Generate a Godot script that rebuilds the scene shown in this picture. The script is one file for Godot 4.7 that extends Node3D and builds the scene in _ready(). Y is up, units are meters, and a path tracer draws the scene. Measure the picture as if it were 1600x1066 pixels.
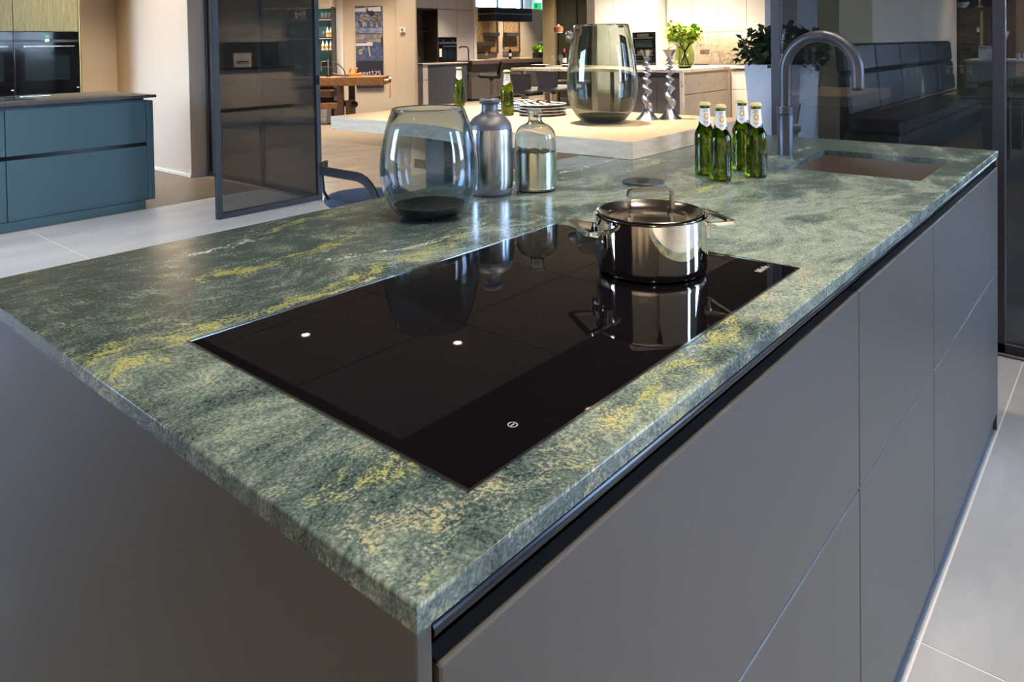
extends Node3D
# A kitchen showroom: stone-topped island in front, glazed bays and other kitchens behind.
# World: x runs along the island's front, -z away across it, y up; the island's near corner stands at x = 0, z = 0.

const H := 0.92            # worktop height
const LX := 2.529          # island length
const LW := 1.059          # island depth
const YAW := -0.8604       # turn of the things that stand parallel to the bench wall

class Geo:
	var v := PackedVector3Array()
	var n := PackedVector3Array()
	var t := PackedVector2Array()
	func tri(a: Vector3, b: Vector3, c: Vector3, na: Vector3, nb: Vector3, nc: Vector3, ua := Vector2.ZERO, ub := Vector2.ZERO, uc := Vector2.ZERO) -> void:
		if (b - a).cross(c - a).dot(na + nb + nc) > 0.0:
			v.append_array([a, c, b]); n.append_array([na, nc, nb]); t.append_array([ua, uc, ub])
		else:
			v.append_array([a, b, c]); n.append_array([na, nb, nc]); t.append_array([ua, ub, uc])
	func quad(a: Vector3, b: Vector3, c: Vector3, d: Vector3, m: Vector3, ua := Vector2(0, 1), ub := Vector2(1, 1), uc := Vector2(1, 0), ud := Vector2(0, 0)) -> void:
		tri(a, b, c, m, m, m, ua, ub, uc)
		tri(a, c, d, m, m, m, ua, uc, ud)
	func quads(a: Vector3, b: Vector3, c: Vector3, d: Vector3, na: Vector3, nb: Vector3, nc: Vector3, nd: Vector3) -> void:
		tri(a, b, c, na, nb, nc)
		tri(a, c, d, na, nc, nd)
	# box between two corners, with bevelled edges
	func box(lo: Vector3, hi: Vector3, bev := 0.0) -> Geo:
		return obox(Transform3D(Basis(), (lo + hi) / 2.0), hi - lo, bev)
	func obox(xf: Transform3D, size: Vector3, bev := 0.0) -> Geo:
		var h := size / 2.0
		bev = minf(bev, 0.45 * minf(size.x, minf(size.y, size.z)))
		var pt := func(s: Vector3, a: int) -> Vector3:
			var p := Vector3.ZERO
			for k in 3:
				p[k] = s[k] * (h[k] if k == a else h[k] - bev)
			return xf * p
		for a in 3:
			var b := (a + 1) % 3
			var c := (a + 2) % 3
			for sa in [-1.0, 1.0]:
				var s := Vector3.ZERO
				s[a] = sa
				var m := xf.basis * s
				var q := []
				for k in [[-1.0, -1.0], [1.0, -1.0], [1.0, 1.0], [-1.0, 1.0]]:
					var w := s
					w[b] = k[0]
					w[c] = k[1]
					q.append(pt.call(w, a))
				quad(q[0], q[1], q[2], q[3], m)
				if bev > 0.0:
					for sb in [-1.0, 1.0]:
						var e := s
						e[b] = sb
						var m2 := (xf.basis * e).normalized()
						var e0 := e
						e0[c] = -1.0
						var e1 := e
						e1[c] = 1.0
						quad(pt.call(e0, a), pt.call(e1, a), pt.call(e1, b), pt.call(e0, b), m2)
		if bev > 0.0:
			for k in 8:
				var s := Vector3(-1.0 if k & 1 else 1.0, -1.0 if k & 2 else 1.0, -1.0 if k & 4 else 1.0)
				var m := (xf.basis * s).normalized()
				tri(pt.call(s, 0), pt.call(s, 1), pt.call(s, 2), m, m, m)
		return self
	# a profile of (radius, height) points turned round the y axis; going up on the outside
	func lathe(p: Array, seg := 32, at := Vector3.ZERO, cut := 0.75, flute := 0, deep := 0.0) -> Geo:
		var dirs := []
		for i in p.size() - 1:
			var d: Vector2 = p[i + 1] - p[i]
			dirs.append(Vector2(d.y, -d.x).normalized())
		for i in p.size() - 1:
			var n0: Vector2 = dirs[i]
			var n1: Vector2 = dirs[i]
			if i > 0 and dirs[i - 1].dot(dirs[i]) > cut:
				n0 = (dirs[i - 1] + dirs[i]).normalized()
			if i < dirs.size() - 1 and dirs[i + 1].dot(dirs[i]) > cut:
				n1 = (dirs[i + 1] + dirs[i]).normalized()
			for k in seg:
				var a0 := TAU * k / seg
				var a1 := TAU * (k + 1) / seg
				var f0 := 1.0 + (deep * cos(a0 * flute) if flute else 0.0)
				var f1 := 1.0 + (deep * cos(a1 * flute) if flute else 0.0)
				var c0 := Vector3(cos(a0), 0, sin(a0))
				var c1 := Vector3(cos(a1), 0, sin(a1))
				var up := Vector3.UP
				var A: Vector3 = at + c0 * p[i].x * f0 + up * p[i].y
				var B: Vector3 = at + c1 * p[i].x * f1 + up * p[i].y
				var C: Vector3 = at + c1 * p[i + 1].x * f1 + up * p[i + 1].y
				var D: Vector3 = at + c0 * p[i + 1].x * f0 + up * p[i + 1].y
				var nA := c0 * n0.x + up * n0.y
				var nB := c1 * n0.x + up * n0.y
				var nC := c1 * n1.x + up * n1.y
				var nD := c0 * n1.x + up * n1.y
				if p[i].x > 1e-6:
					tri(A, B, C, nA, nB, nC)
				if p[i + 1].x > 1e-6:
					tri(A, C, D, nA, nC, nD)
		return self
	# round or flat bar along a path; wide/high give an elliptic or box section
	func tube(path: Array, r, seg := 10, caps := true) -> Geo:
		var up := Vector3.UP
		var rings := []
		var nrm := []
		var last := Vector3.ZERO
		for i in path.size():
			var d: Vector3 = (path[mini(i + 1, path.size() - 1)] - path[maxi(i - 1, 0)]).normalized()
			var side: Vector3
			if last == Vector3.ZERO:
				side = d.cross(Vector3.UP if absf(d.y) < 0.9 else Vector3.RIGHT).normalized()
			else:
				side = (last - d * last.dot(d)).normalized()
			last = side
			var o := d.cross(side).normalized()
			var rr: float = r[i] if r is Array else r
			var ring := []
			var ns := []
			for k in seg:
				var a := TAU * k / seg
				var e := side * cos(a) + o * sin(a)
				ring.append(path[i] + e * rr)
				ns.append(e)
			rings.append(ring)
			nrm.append(ns)
		for i in path.size() - 1:
			for k in seg:
				var j := (k + 1) % seg
				quads(rings[i][k], rings[i][j], rings[i + 1][j], rings[i + 1][k], nrm[i][k], nrm[i][j], nrm[i + 1][j], nrm[i + 1][k])
		if caps:
			for e in [0, path.size() - 1]:
				var d: Vector3 = (path[0] - path[1]).normalized() if e == 0 else (path[-1] - path[-2]).normalized()
				for k in range(1, seg - 1):
					tri(rings[e][0], rings[e][k], rings[e][k + 1], d, d, d)
		return self
	# a bar of rectangular section along a path; w lies along "wide" (made square to the path), h across it
	func band(path: Array, wide: Vector3, w: float, h: float) -> Geo:
		var c := []
		for i in path.size():
			var d: Vector3 = (path[mini(i + 1, path.size() - 1)] - path[maxi(i - 1, 0)]).normalized()
			var a := (wide - d * wide.dot(d)).normalized()
			var b := d.cross(a).normalized()
			c.append([path[i], a, b])
		for i in path.size() - 1:
			for q in [[1, 1, 1, -1, 1], [-1, 1, -1, -1, 1], [1, 1, -1, 1, 2], [1, -1, -1, -1, 2]]:
				var f := func(m: int, sa: int, sb: int) -> Vector3:
					return c[m][0] + c[m][1] * (sa * w / 2.0) + c[m][2] * (sb * h / 2.0)
				var s: float = q[0] if q[4] == 1 else q[1]
				var k: int = q[4]
				quads(f.call(i, q[0], q[1]), f.call(i, q[2], q[3]), f.call(i + 1, q[2], q[3]), f.call(i + 1, q[0], q[1]), c[i][k] * s, c[i][k] * s, c[i + 1][k] * s, c[i + 1][k] * s)
		for e in [0, path.size() - 1]:
			var d: Vector3 = (path[0] - path[1]).normalized() if e == 0 else (path[-1] - path[-2]).normalized()
			var p: Vector3 = c[e][0]
			var a: Vector3 = c[e][1] * w / 2.0
			var b: Vector3 = c[e][2] * h / 2.0
			quad(p - a - b, p + a - b, p + a + b, p - a + b, d)
		return self
	# polygon (x, z) raised from y0 to y1
	func prism(poly: Array, y0: float, y1: float, xf := Transform3D()) -> Geo:
		var pk := PackedVector2Array(poly)
		var idx := Geometry2D.triangulate_polygon(pk)
		var area := 0.0
		for k in pk.size():
			area += pk[k].cross(pk[(k + 1) % pk.size()])
		for k in range(0, idx.size(), 3):
			for s in [[y0, Vector3.DOWN], [y1, Vector3.UP]]:
				var m: Vector3 = xf.basis * s[1]
				var q := []
				for j in 3:
					q.append(xf * Vector3(pk[idx[k + j]].x, s[0], pk[idx[k + j]].y))
				tri(q[0], q[1], q[2], m, m, m)
		for k in pk.size():
			var a := pk[k]
			var b := pk[(k + 1) % pk.size()]
			var e := (b - a).normalized()
			var o := Vector2(e.y, -e.x)
			if area < 0.0:
				o = -o
			var m := xf.basis * Vector3(o.x, 0, o.y)
			quad(xf * Vector3(a.x, y0, a.y), xf * Vector3(b.x, y0, b.y), xf * Vector3(b.x, y1, b.y), xf * Vector3(a.x, y1, a.y), m)
		return self
	func mesh() -> ArrayMesh:
		var a := []
		a.resize(Mesh.ARRAY_MAX)
		a[Mesh.ARRAY_VERTEX] = v
		a[Mesh.ARRAY_NORMAL] = n
		a[Mesh.ARRAY_TEX_UV] = t
		var m := ArrayMesh.new()
		m.add_surface_from_arrays(Mesh.PRIMITIVE_TRIANGLES, a)
		return m

var taken := {}
var M := {}

func numbered(called: String) -> String:
	taken[called] = taken.get(called, -1) + 1
	return called if taken[called] == 0 else "%s_%03d" % [called, taken[called]]

func tag(o: Node3D, label: String, category: String, group := "", kind := "") -> Node3D:
	if label: o.set_meta("label", label)
	if category: o.set_meta("category", category)
	if group: o.set_meta("group", group)
	if kind: o.set_meta("kind", kind)
	return o

func thing(called: String, label: String, category: String, at := Vector3.ZERO, turn := 0.0, group := "") -> Node3D:
	var o := Node3D.new()
	o.name = numbered(called)
	o.position = at
	o.rotation.y = turn
	add_child(o)
	return tag(o, label, category, group)

func part(parent: Node3D, called: String, g, m: Material, at := Vector3.ZERO, label := "") -> MeshInstance3D:
	var o := MeshInstance3D.new()
	o.name = called
	o.mesh = g.mesh() if g is Geo else g
	o.material_override = null
	for s in o.mesh.get_surface_count():
		o.set_surface_override_material(s, m)
	o.position = at
	o.cast_shadow = GeometryInstance3D.SHADOW_CASTING_SETTING_ON
	if label: o.set_meta("label", label)
	parent.add_child(o, true)
	return o

func single(called: String, label: String, category: String, g, m: Material, at := Vector3.ZERO, turn := 0.0, group := "") -> MeshInstance3D:
	var o := part(self, numbered(called), g, m, at)
	o.rotation.y = turn
	tag(o, label, category, group)
	return o

func struct(called: String, g, m: Material, at := Vector3.ZERO, turn := 0.0, label := "") -> MeshInstance3D:
	var o := part(self, numbered(called), g, m, at)
	o.rotation.y = turn
	o.set_meta("kind", "structure")
	if label: o.set_meta("label", label)
	return o

func copy(o: Node3D, at: Vector3, turn := 0.0, label := "", group := "") -> Node3D:
	var c: Node3D = o.duplicate()
	c.name = numbered(str(o.name).trim_suffix("_000"))
	add_child(c)
	c.position = at
	c.rotation.y = turn
	if label: c.set_meta("label", label)
	if group: c.set_meta("group", group)
	return c

func bx(x0: float, y0: float, z0: float, x1: float, y1: float, z1: float, bev := 0.0) -> Geo:
	return Geo.new().box(Vector3(minf(x0, x1), minf(y0, y1), minf(z0, z1)), Vector3(maxf(x0, x1), maxf(y0, y1), maxf(z0, z1)), bev)

# a place given along the bench wall (s) and away from it (d), both in metres from the spot where the camera stands
func slant(s: float, d: float, y := 0.0) -> Vector3:
	return Vector3(-0.314 + 0.758 * d + 0.652 * s, y, 0.36 - 0.652 * d + 0.758 * s)

func mat(key: String, c: Color, rough := 0.5, metal := 0.0) -> StandardMaterial3D:
	var m := StandardMaterial3D.new()
	m.resource_name = key
	m.albedo_color = c
	m.roughness = rough
	m.metallic = metal
	M[key] = m
	return m

func noise(freq: float, oct := 4, kind := FastNoiseLite.TYPE_SIMPLEX_SMOOTH, sd := 1) -> FastNoiseLite:
	var f := FastNoiseLite.new()
	f.noise_type = kind
	f.frequency = freq
	f.fractal_octaves = oct
	f.seed = sd
	return f

func noise_tex(freq: float, oct: int, a: Color, b: Color, w := 512, h := 512, sd := 1) -> NoiseTexture2D:
	var t := NoiseTexture2D.new()
	t.width = w
	t.height = h
	t.seamless = true
	t.noise = noise(freq, oct, FastNoiseLite.TYPE_SIMPLEX_SMOOTH, sd)
	var r := Gradient.new()
	r.set_color(0, a)
	r.set_color(1, b)
	t.color_ramp = r
	return t

func bump(m: StandardMaterial3D, tex: Texture2D, scale: float) -> void:
	m.heightmap_enabled = true
	m.heightmap_texture = tex
	m.heightmap_scale = scale

func glass(key: String, tint: Color) -> StandardMaterial3D:
	var m := mat(key, Color(tint, 0.0), 0.0)
	m.refraction_enabled = true
	m.refraction_scale = 0.05
	m.transparency = BaseMaterial3D.TRANSPARENCY_ALPHA
	return m

func pane(key: String, tint: Color, alpha: float) -> StandardMaterial3D:
	var m := mat(key, Color(tint, alpha), 0.0)
	m.transparency = BaseMaterial3D.TRANSPARENCY_ALPHA
	return m

# ---------------------------------------------------------------- materials
func near_line(p: Vector2, pts: Array) -> float:
	var best := 9.0
	for i in pts.size() - 1:
		var q := Geometry2D.get_closest_point_to_segment(p, pts[i], pts[i + 1])
		best = minf(best, p.distance_to(q))
	return best

# the worktop's stone: dark green and grey layers that flow along the slab, with yellow and pale veins and mineral grains; some shade is painted in
func stone_image() -> Image:
	var w := 2048
	var h := 857
	var flow := noise(1.0, 4, FastNoiseLite.TYPE_SIMPLEX_SMOOTH, 11)
	var warp := noise(1.0, 2, FastNoiseLite.TYPE_SIMPLEX_SMOOTH, 5)
	var grain := noise(1.0, 2, FastNoiseLite.TYPE_SIMPLEX, 23)
	var blot := noise(1.0, 3, FastNoiseLite.TYPE_SIMPLEX_SMOOTH, 31)
	var cell := noise(1.0, 1, FastNoiseLite.TYPE_CELLULAR, 7)
	cell.cellular_return_type = FastNoiseLite.RETURN_CELL_VALUE
	var gold := [[Vector2(-0.02, -0.60), Vector2(0.13, -0.585), Vector2(0.22, -0.578), Vector2(0.33, -0.568), Vector2(0.475, -0.60), Vector2(0.66, -0.635), Vector2(0.80, -0.70)],
		[Vector2(0.0, -0.52), Vector2(0.06, -0.53), Vector2(0.13, -0.575)], [Vector2(0.25, -0.80), Vector2(0.40, -0.78), Vector2(0.55, -0.80)], [Vector2(0.45, -0.97), Vector2(0.7, -1.0)],
		[Vector2(1.1, -0.52), Vector2(1.35, -0.50), Vector2(1.62, -0.44)], [Vector2(0.05, -0.14), Vector2(0.12, -0.10)], [Vector2(0.28, -0.035), Vector2(0.46, -0.03), Vector2(0.62, -0.045)], [Vector2(1.5, -0.78), Vector2(1.75, -0.80)]]
	var pale := [[Vector2(0.44, -0.70), Vector2(0.55, -0.665), Vector2(0.68, -0.67)], [Vector2(0.30, -0.95), Vector2(0.42, -0.94)], [Vector2(1.15, -0.93), Vector2(1.45, -0.90), Vector2(1.9, -0.97)], [Vector2(0.33, -0.555), Vector2(0.42, -0.562)], [Vector2(1.9, -0.55), Vector2(2.3, -0.5)]]
	var rusty := [[Vector2(0.03, -0.10), Vector2(0.07, -0.05), Vector2(0.16, -0.045), Vector2(0.30, -0.03)], [Vector2(0.6, -0.03), Vector2(0.75, -0.05), Vector2(0.88, -0.03)]]
	var data := PackedByteArray()
	data.resize(w * h * 3)
	# masks of the veins on a coarse grid
	var cw := 256
	var ch := 108
	var mg := PackedFloat32Array()
	var mp := PackedFloat32Array()
	var mr := PackedFloat32Array()
	for j in ch:
		for i in cw:
			var p := Vector2((i + 0.5) / cw * LX, -(j + 0.5) / ch * LW)
			var a := 9.0
			for l in gold: a = minf(a, near_line(p, l))
			mg.append(a)
			a = 9.0
			for l in pale: a = minf(a, near_line(p, l))
			mp.append(a)
			a = 9.0
			for l in rusty: a = minf(a, near_line(p, l))
			mr.append(a)
	var dark := Vector3(38, 54, 59)
	var mid := Vector3(100, 117, 113)
	var lite := Vector3(172, 183, 174)
	var at := 0
	for j in h:
		var z := (j + 0.5) / h * LW
		for i in w:
			var x := (i + 0.5) / w * LX
			var wx := warp.get_noise_2d(x * 2.2, z * 2.2) * 0.07 + warp.get_noise_2d(x * 17.0 + 50.0, z * 17.0) * 0.010
			var zz := z + wx + 0.06 * (x - 0.4)
			var f := flow.get_noise_2d(x * 10.0 + 3.0, zz * 46.0)
			var g := grain.get_noise_2d(x * 120.0, zz * 200.0)
			var g2 := grain.get_noise_2d(x * 270.0 + 70.0, z * 300.0)
			var b := blot.get_noise_2d(x * 3.2, zz * 5.5)
			var b2 := blot.get_noise_2d(x * 15.0 + 9.0, zz * 24.0)
			var c := cell.get_noise_2d(x * 300.0, z * 340.0)
			var calm := clampf(0.52 + b * 1.3 + 0.42 - 0.62 * absf(x - 1.15) - 0.9 * (z - 0.25) - (0.35 if x < 0.95 and z > 0.58 else 0.0) * clampf((z - 0.58) * 12.0, 0.0, 1.0), 0.0, 1.0)   # the slab's pale and dark beds, with some lamp fall-off painted in
			var thin := maxf(0.0, 0.16 - absf(flow.get_noise_2d(x * 22.0 + 31.0, zz * 120.0))) * (0.6 + b2)
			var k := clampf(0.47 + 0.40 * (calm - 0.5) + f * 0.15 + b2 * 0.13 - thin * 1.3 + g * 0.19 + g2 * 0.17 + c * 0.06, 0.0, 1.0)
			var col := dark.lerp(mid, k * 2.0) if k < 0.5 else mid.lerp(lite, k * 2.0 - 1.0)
			var zv := clampf(z + wx * 0.45 + warp.get_noise_2d(x * 30.0, z * 45.0) * 0.012, 0.0, LW - 0.001)
			var ci := mini(i * cw / w, cw - 1) + int((zv / LW) * ch) * cw
			var dg := mg[ci]
			if dg < 0.06:
				var s := clampf((0.024 - dg) / 0.024 + f * 1.2 + b2 * 1.2 + g * 0.9 + g2 * 0.6 - 0.5, 0.0, 1.0) * clampf((0.06 - dg) * 50.0, 0.0, 1.0)
				col = col.lerp(Vector3(150, 152, 62) if g2 < 0.25 else Vector3(196, 188, 122), s * 0.7)
			var dp := mp[ci]
			if dp < 0.025:
				var s := clampf((0.007 - dp) / 0.007 + f * 1.4 + g * 1.1 - 0.25, 0.0, 1.0) * clampf((0.025 - dp) * 80.0, 0.0, 1.0)
				col = col.lerp(Vector3(214, 216, 202), s * 0.8)
			var dr := mr[ci]
			if dr < 0.06:
				var s := clampf((0.03 - dr) / 0.03 + b2 * 2.0 + g * 1.6 + g2 * 1.3 - 1.05, 0.0, 1.0) * clampf((0.06 - dr) * 50.0, 0.0, 1.0)
				col = col.lerp(Vector3(180, 162, 130), s * 0.5)
			if g2 > 0.46 and b2 > 0.05:
				col = col.lerp(Vector3(196, 198, 184), 0.28)
			if b2 > 0.42 and g > 0.1:
				col = col.lerp(Vector3(160, 160, 104), 0.4)
			elif b2 < -0.38 and g2 < 0.0:
				col = col * 0.84
			data[at] = int(clampf(col.x, 0, 255))
			data[at + 1] = int(clampf(col.y, 0, 255))
			data[at + 2] = int(clampf(col.z, 0, 255))
			at += 3
	return Image.create_from_data(w, h, false, Image.FORMAT_RGB8, data)

func streaks(w: int, h: int, a: Color, b: Color, fx: float, fy: float, sd: int, fine := 0.35) -> ImageTexture:
	var f := noise(1.0, 4, FastNoiseLite.TYPE_SIMPLEX_SMOOTH, sd)
	var im := Image.create(w, h, false, Image.FORMAT_RGB8)
	for j in h:
		for i in w:
			var k := 0.5 + 0.6 * f.get_noise_2d(i * fx, j * fy) + fine * f.get_noise_2d(i * fx * 6.0 + 900.0, j * fy * 6.0)
			im.set_pixel(i, j, a.lerp(b, clampf(k, 0.0, 1.0)))
	return ImageTexture.create_from_image(im)

func triplanar(m: StandardMaterial3D, tex: Texture2D, scale: Vector3, world := true) -> void:
	m.albedo_texture = tex
	m.uv1_triplanar = true
	m.uv1_world_triplanar = world
	m.uv1_scale = scale
	m.uv1_triplanar_sharpness = 8.0

func marble_image(sd: int, base: Color, vein: Color) -> ImageTexture:
	var f := noise(1.0, 4, FastNoiseLite.TYPE_SIMPLEX_SMOOTH, sd)
	var im := Image.create(384, 384, false, Image.FORMAT_RGB8)
	for j in 384:
		for i in 384:
			var x := i / 384.0
			var y := j / 384.0
			var wv := f.get_noise_2d(x * 3.0, y * 3.0)
			var r := 1.0 - absf(f.get_noise_2d(x * 2.0 + wv * 0.8, y * 1.4 + wv * 1.4 + 40.0)) * 11.0
			var k := clampf(r, 0.0, 1.0) * clampf(0.55 + f.get_noise_2d(x * 2.0 + 9.0, y * 2.0) * 1.5, 0.0, 1.0)
			im.set_pixel(i, j, base.lerp(vein, k * 0.8 + 0.12 * wv))
	return ImageTexture.create_from_image(im)

func materials() -> void:
	var st := mat("island_stone", Color.WHITE, 0.25)
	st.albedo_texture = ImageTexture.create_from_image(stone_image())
	st.uv1_scale = Vector3(1, 1, 1)
	st.roughness_texture = noise_tex(0.03, 4, Color(0.72, 0.72, 0.72), Color(1, 1, 1), 512, 512, 8)
	mat("island_front", Color8(70, 68, 66), 0.40)
	mat("channel", Color8(24, 26, 32), 0.2, 0.6)
	mat("black", Color8(14, 14, 15), 0.5)
	mat("hob_glass", Color8(9, 8, 13), 0.012)
	mat("hob_print", Color8(140, 145, 152), 0.4)
	mat("steel", Color8(206, 204, 200), 0.18, 1.0)
	mat("polished", Color8(222, 218, 212), 0.04, 1.0)
	mat("brushed_sink", Color8(182, 174, 164), 0.3, 0.92)
	mat("gunmetal", Color8(74, 77, 86), 0.40, 0.6)
	mat("silver", Color8(192, 196, 204), 0.2, 1.0)
	mat("pewter", Color8(104, 106, 116), 0.42, 0.35)
	mat("aluminium", Color8(200, 204, 214), 0.3, 1.0)
	mat("disc_grey", Color8(50, 54, 64), 0.35)
	mat("brushed_lid", Color8(224, 220, 214), 0.13, 1.0)
	mat("frame", Color8(30, 33, 38), 0.5)
	mat("frame_plum", Color8(32, 31, 40), 0.5)
	glass("smoke_glass", Color(0.80, 0.85, 0.88))
	glass("dark_base_glass", Color(0.42, 0.46, 0.48))
	glass("olive_glass", Color(0.83, 0.86, 0.84))
	glass("moss_glass", Color(0.80, 0.86, 0.66))
	glass("clear_glass", Color(0.96, 0.98, 0.97))
	glass("beer_glass", Color(0.44, 0.54, 0.07))
	pane("tinted_pane", Color8(26, 30, 33), 0.46)
	pane("light_tinted_pane", Color8(24, 27, 28), 0.55)
	pane("clear_pane", Color8(200, 215, 215), 0.06)
	mat("mercury", Color8(228, 226, 214), 0.2, 1.0)
	# oak of the bar table
	var oak := mat("pale_oak", Color.WHITE, 0.42)
	triplanar(oak, streaks(256, 256, Color8(204, 178, 144), Color8(230, 208, 174), 0.02, 0.16, 41), Vector3(1.1, 1.1, 1.1))
	mat("navy_fabric", Color8(36, 48, 70), 0.9)
	M.navy_fabric.rim_enabled = true
	M.navy_fabric.rim = 0.4
	mat("lacquer_black", Color8(16, 19, 26), 0.22)
	mat("petrol", Color8(62, 92, 101), 0.5)
	mat("petrol_top", Color8(66, 64, 62), 0.45)
	var ven := mat("green_veneer", Color.WHITE, 0.5)
	triplanar(ven, streaks(256, 256, Color8(112, 112, 84), Color8(146, 144, 112), 0.22, 0.012, 44), Vector3(0.9, 0.9, 0.9))
	mat("oven_black", Color8(12, 13, 17), 0.06)
	mat("oven_window", Color8(26, 36, 38), 0.05)
	mat("oven_trim", Color8(92, 92, 94), 0.3, 0.8)
	mat("plaster", Color8(206, 190, 168), 0.85)
	mat("plaster_grey", Color8(150, 152, 152), 0.85)
	mat("plaster_white", Color8(228, 226, 220), 0.85)
	mat("trim_white", Color8(224, 222, 214), 0.5)
	var tl := mat("floor_tile", Color.WHITE, 0.34)
	triplanar(tl, streaks(512, 512, Color8(150, 155, 158), Color8(176, 180, 182), 0.006, 0.02, 51, 0.18), Vector3(0.35, 0.35, 0.35))
	var tb := mat("floor_tile_brown", Color.WHITE, 0.36)
	triplanar(tb, streaks(512, 512, Color8(86, 80, 72), Color8(108, 101, 90), 0.006, 0.02, 52, 0.18), Vector3(0.35, 0.35, 0.35))
	var tw := mat("floor_tile_warm", Color.WHITE, 0.22)
	triplanar(tw, streaks(512, 512, Color8(142, 134, 124), Color8(166, 158, 146), 0.006, 0.02, 53, 0.18), Vector3(0.35, 0.35, 0.35))
	mat("joint", Color8(222, 224, 224), 0.8)
	mat("joint_dark", Color8(110, 108, 104), 0.8)
	var cp := mat("carpet", Color.WHITE, 0.95)
	triplanar(cp, noise_tex(0.2, 3, Color8(98, 88, 76), Color8(132, 120, 104), 256, 256, 54), Vector3(1.5, 1.5, 1.5))
	mat("ceiling_dark", Color8(34, 34, 35), 0.9)
	mat("ceiling_pale", Color8(116, 115, 114), 0.9)
	var bw := mat("bench_wood", Color.WHITE, 0.6)
	triplanar(bw, streaks(256, 128, Color8(106, 70, 38), Color8(164, 118, 72), 0.03, 0.2, 55), Vector3(1.2, 1.2, 1.2), false)
	var bd := mat("bench_wood_dark", Color.WHITE, 0.65)
	triplanar(bd, streaks(256, 128, Color8(62, 44, 32), Color8(108, 76, 52), 0.03, 0.2, 56), Vector3(1.2, 1.2, 1.2), false)
	mat("plane_wood", Color8(196, 134, 40), 0.5)
	mat("stick_wood", Color8(222, 174, 120), 0.5)
	mat("poster_navy", Color8(38, 38, 54), 0.6)
	mat("print_white", Color8(226, 226, 228), 0.6)
	mat("teal_panel", Color8(120, 184, 184), 0.5)
	mat("shelf_dark", Color8(64, 62, 64), 0.5)
	mat("bottle_white", Color8(236, 234, 228), 0.35)
	mat("label_gold", Color8(214, 164, 30), 0.5)
	mat("wine_red", Color8(120, 16, 24), 0.3)
	mat("foil_red", Color8(180, 30, 50), 0.3)
	mat("foil_orange", Color8(206, 96, 40), 0.3)
	mat("bottle_dark", Color8(16, 20, 18), 0.12)
	mat("amber", Color8(214, 130, 30), 0.3)
	mat("card", Color8(230, 228, 222), 0.6)
	mat("print_dark", Color8(48, 48, 50), 0.6)
	mat("print_red", Color8(200, 48, 52), 0.6)
	mat("gloss_greige", Color8(196, 188, 182), 0.2)
	var wal := mat("dark_walnut", Color.WHITE, 0.5)
	triplanar(wal, streaks(128, 256, Color8(44, 35, 30), Color8(70, 56, 48), 0.2, 0.02, 57), Vector3(0.8, 0.8, 0.8))
	mat("slate", Color8(66, 70, 78), 0.4)
	mat("smoked_front", Color8(92, 88, 84), 0.15)
	mat("bar_brown", Color8(88, 72, 64), 0.45)
	mat("bar_dark", Color8(36, 36, 40), 0.4)
	mat("leather_black", Color8(24, 25, 28), 0.35)
	mat("felt_grey", Color8(98, 98, 99), 0.9)
	mat("stem_steel", Color8(150, 140, 128), 0.3, 1.0)
	var mb := mat("marble_white", Color.WHITE, 0.25)
	triplanar(mb, marble_image(61, Color8(226, 216, 198), Color8(120, 104, 84)), Vector3(0.55, 0.55, 0.55))
	var mg := mat("marble_grey", Color.WHITE, 0.35)
	triplanar(mg, marble_image(62, Color8(168, 160, 150), Color8(122, 114, 106)), Vector3(0.8, 0.8, 0.8))
	mat("white_gloss", Color8(240, 238, 234), 0.25)
	mat("cream_front", Color8(226, 216, 204), 0.4)
	mat("taupe_front", Color8(112, 104, 96), 0.4)
	mat("dark_glass", Color8(62, 62, 50), 0.08)
	mat("ochre_wall", Color8(164, 150, 116), 0.8)
	mat("copper", Color8(206, 128, 100), 0.3, 0.8)
	mat("leaf_bright", Color8(112, 166, 28), 0.6)
	mat("leaf_lime", Color8(168, 186, 60), 0.6)
	mat("leaf_sage", Color8(110, 138, 78), 0.6)
	mat("leaf_dark", Color8(42, 62, 38), 0.55)
	mat("twig", Color8(64, 60, 40), 0.7)
	mat("planter_white", Color8(196, 196, 202), 0.5)
	mat("porcelain", Color8(226, 222, 212), 0.25)
	mat("sofa_leather", Color8(34, 42, 43), 0.5)
	mat("sofa_seat", Color8(52, 50, 46), 0.5)
	mat("table_black", Color8(38, 36, 38), 0.2)
	mat("oak_smoked", Color8(72, 64, 52), 0.45)
	mat("oven_bronze", Color8(92, 86, 74), 0.25, 0.5)
	mat("greige_counter", Color8(150, 148, 136), 0.5)
	mat("pale_top", Color8(206, 202, 184), 0.4)
	mat("brass", Color8(190, 168, 104), 0.3, 0.9)
	mat("cap_cream", Color8(226, 212, 158), 0.35, 0.3)
	mat("blue_plastic", Color8(70, 120, 160), 0.4)
	mat("exit_green", Color8(40, 170, 90), 0.5)
	M.exit_green.emission_enabled = true
	M.exit_green.emission = Color8(40, 190, 100)
	M.exit_green.emission_energy_multiplier = 1.2
	var lampm := mat("lamp_glow", Color8(255, 244, 226), 0.5)
	lampm.emission_enabled = true
	lampm.emission = Color8(255, 228, 190)
	lampm.emission_energy_multiplier = 24.0
	var sg := mat("strip_glow", Color8(255, 244, 226), 0.5)
	sg.emission_enabled = true
	sg.emission = Color8(255, 236, 210)
	sg.emission_energy_multiplier = 1.1

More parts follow.
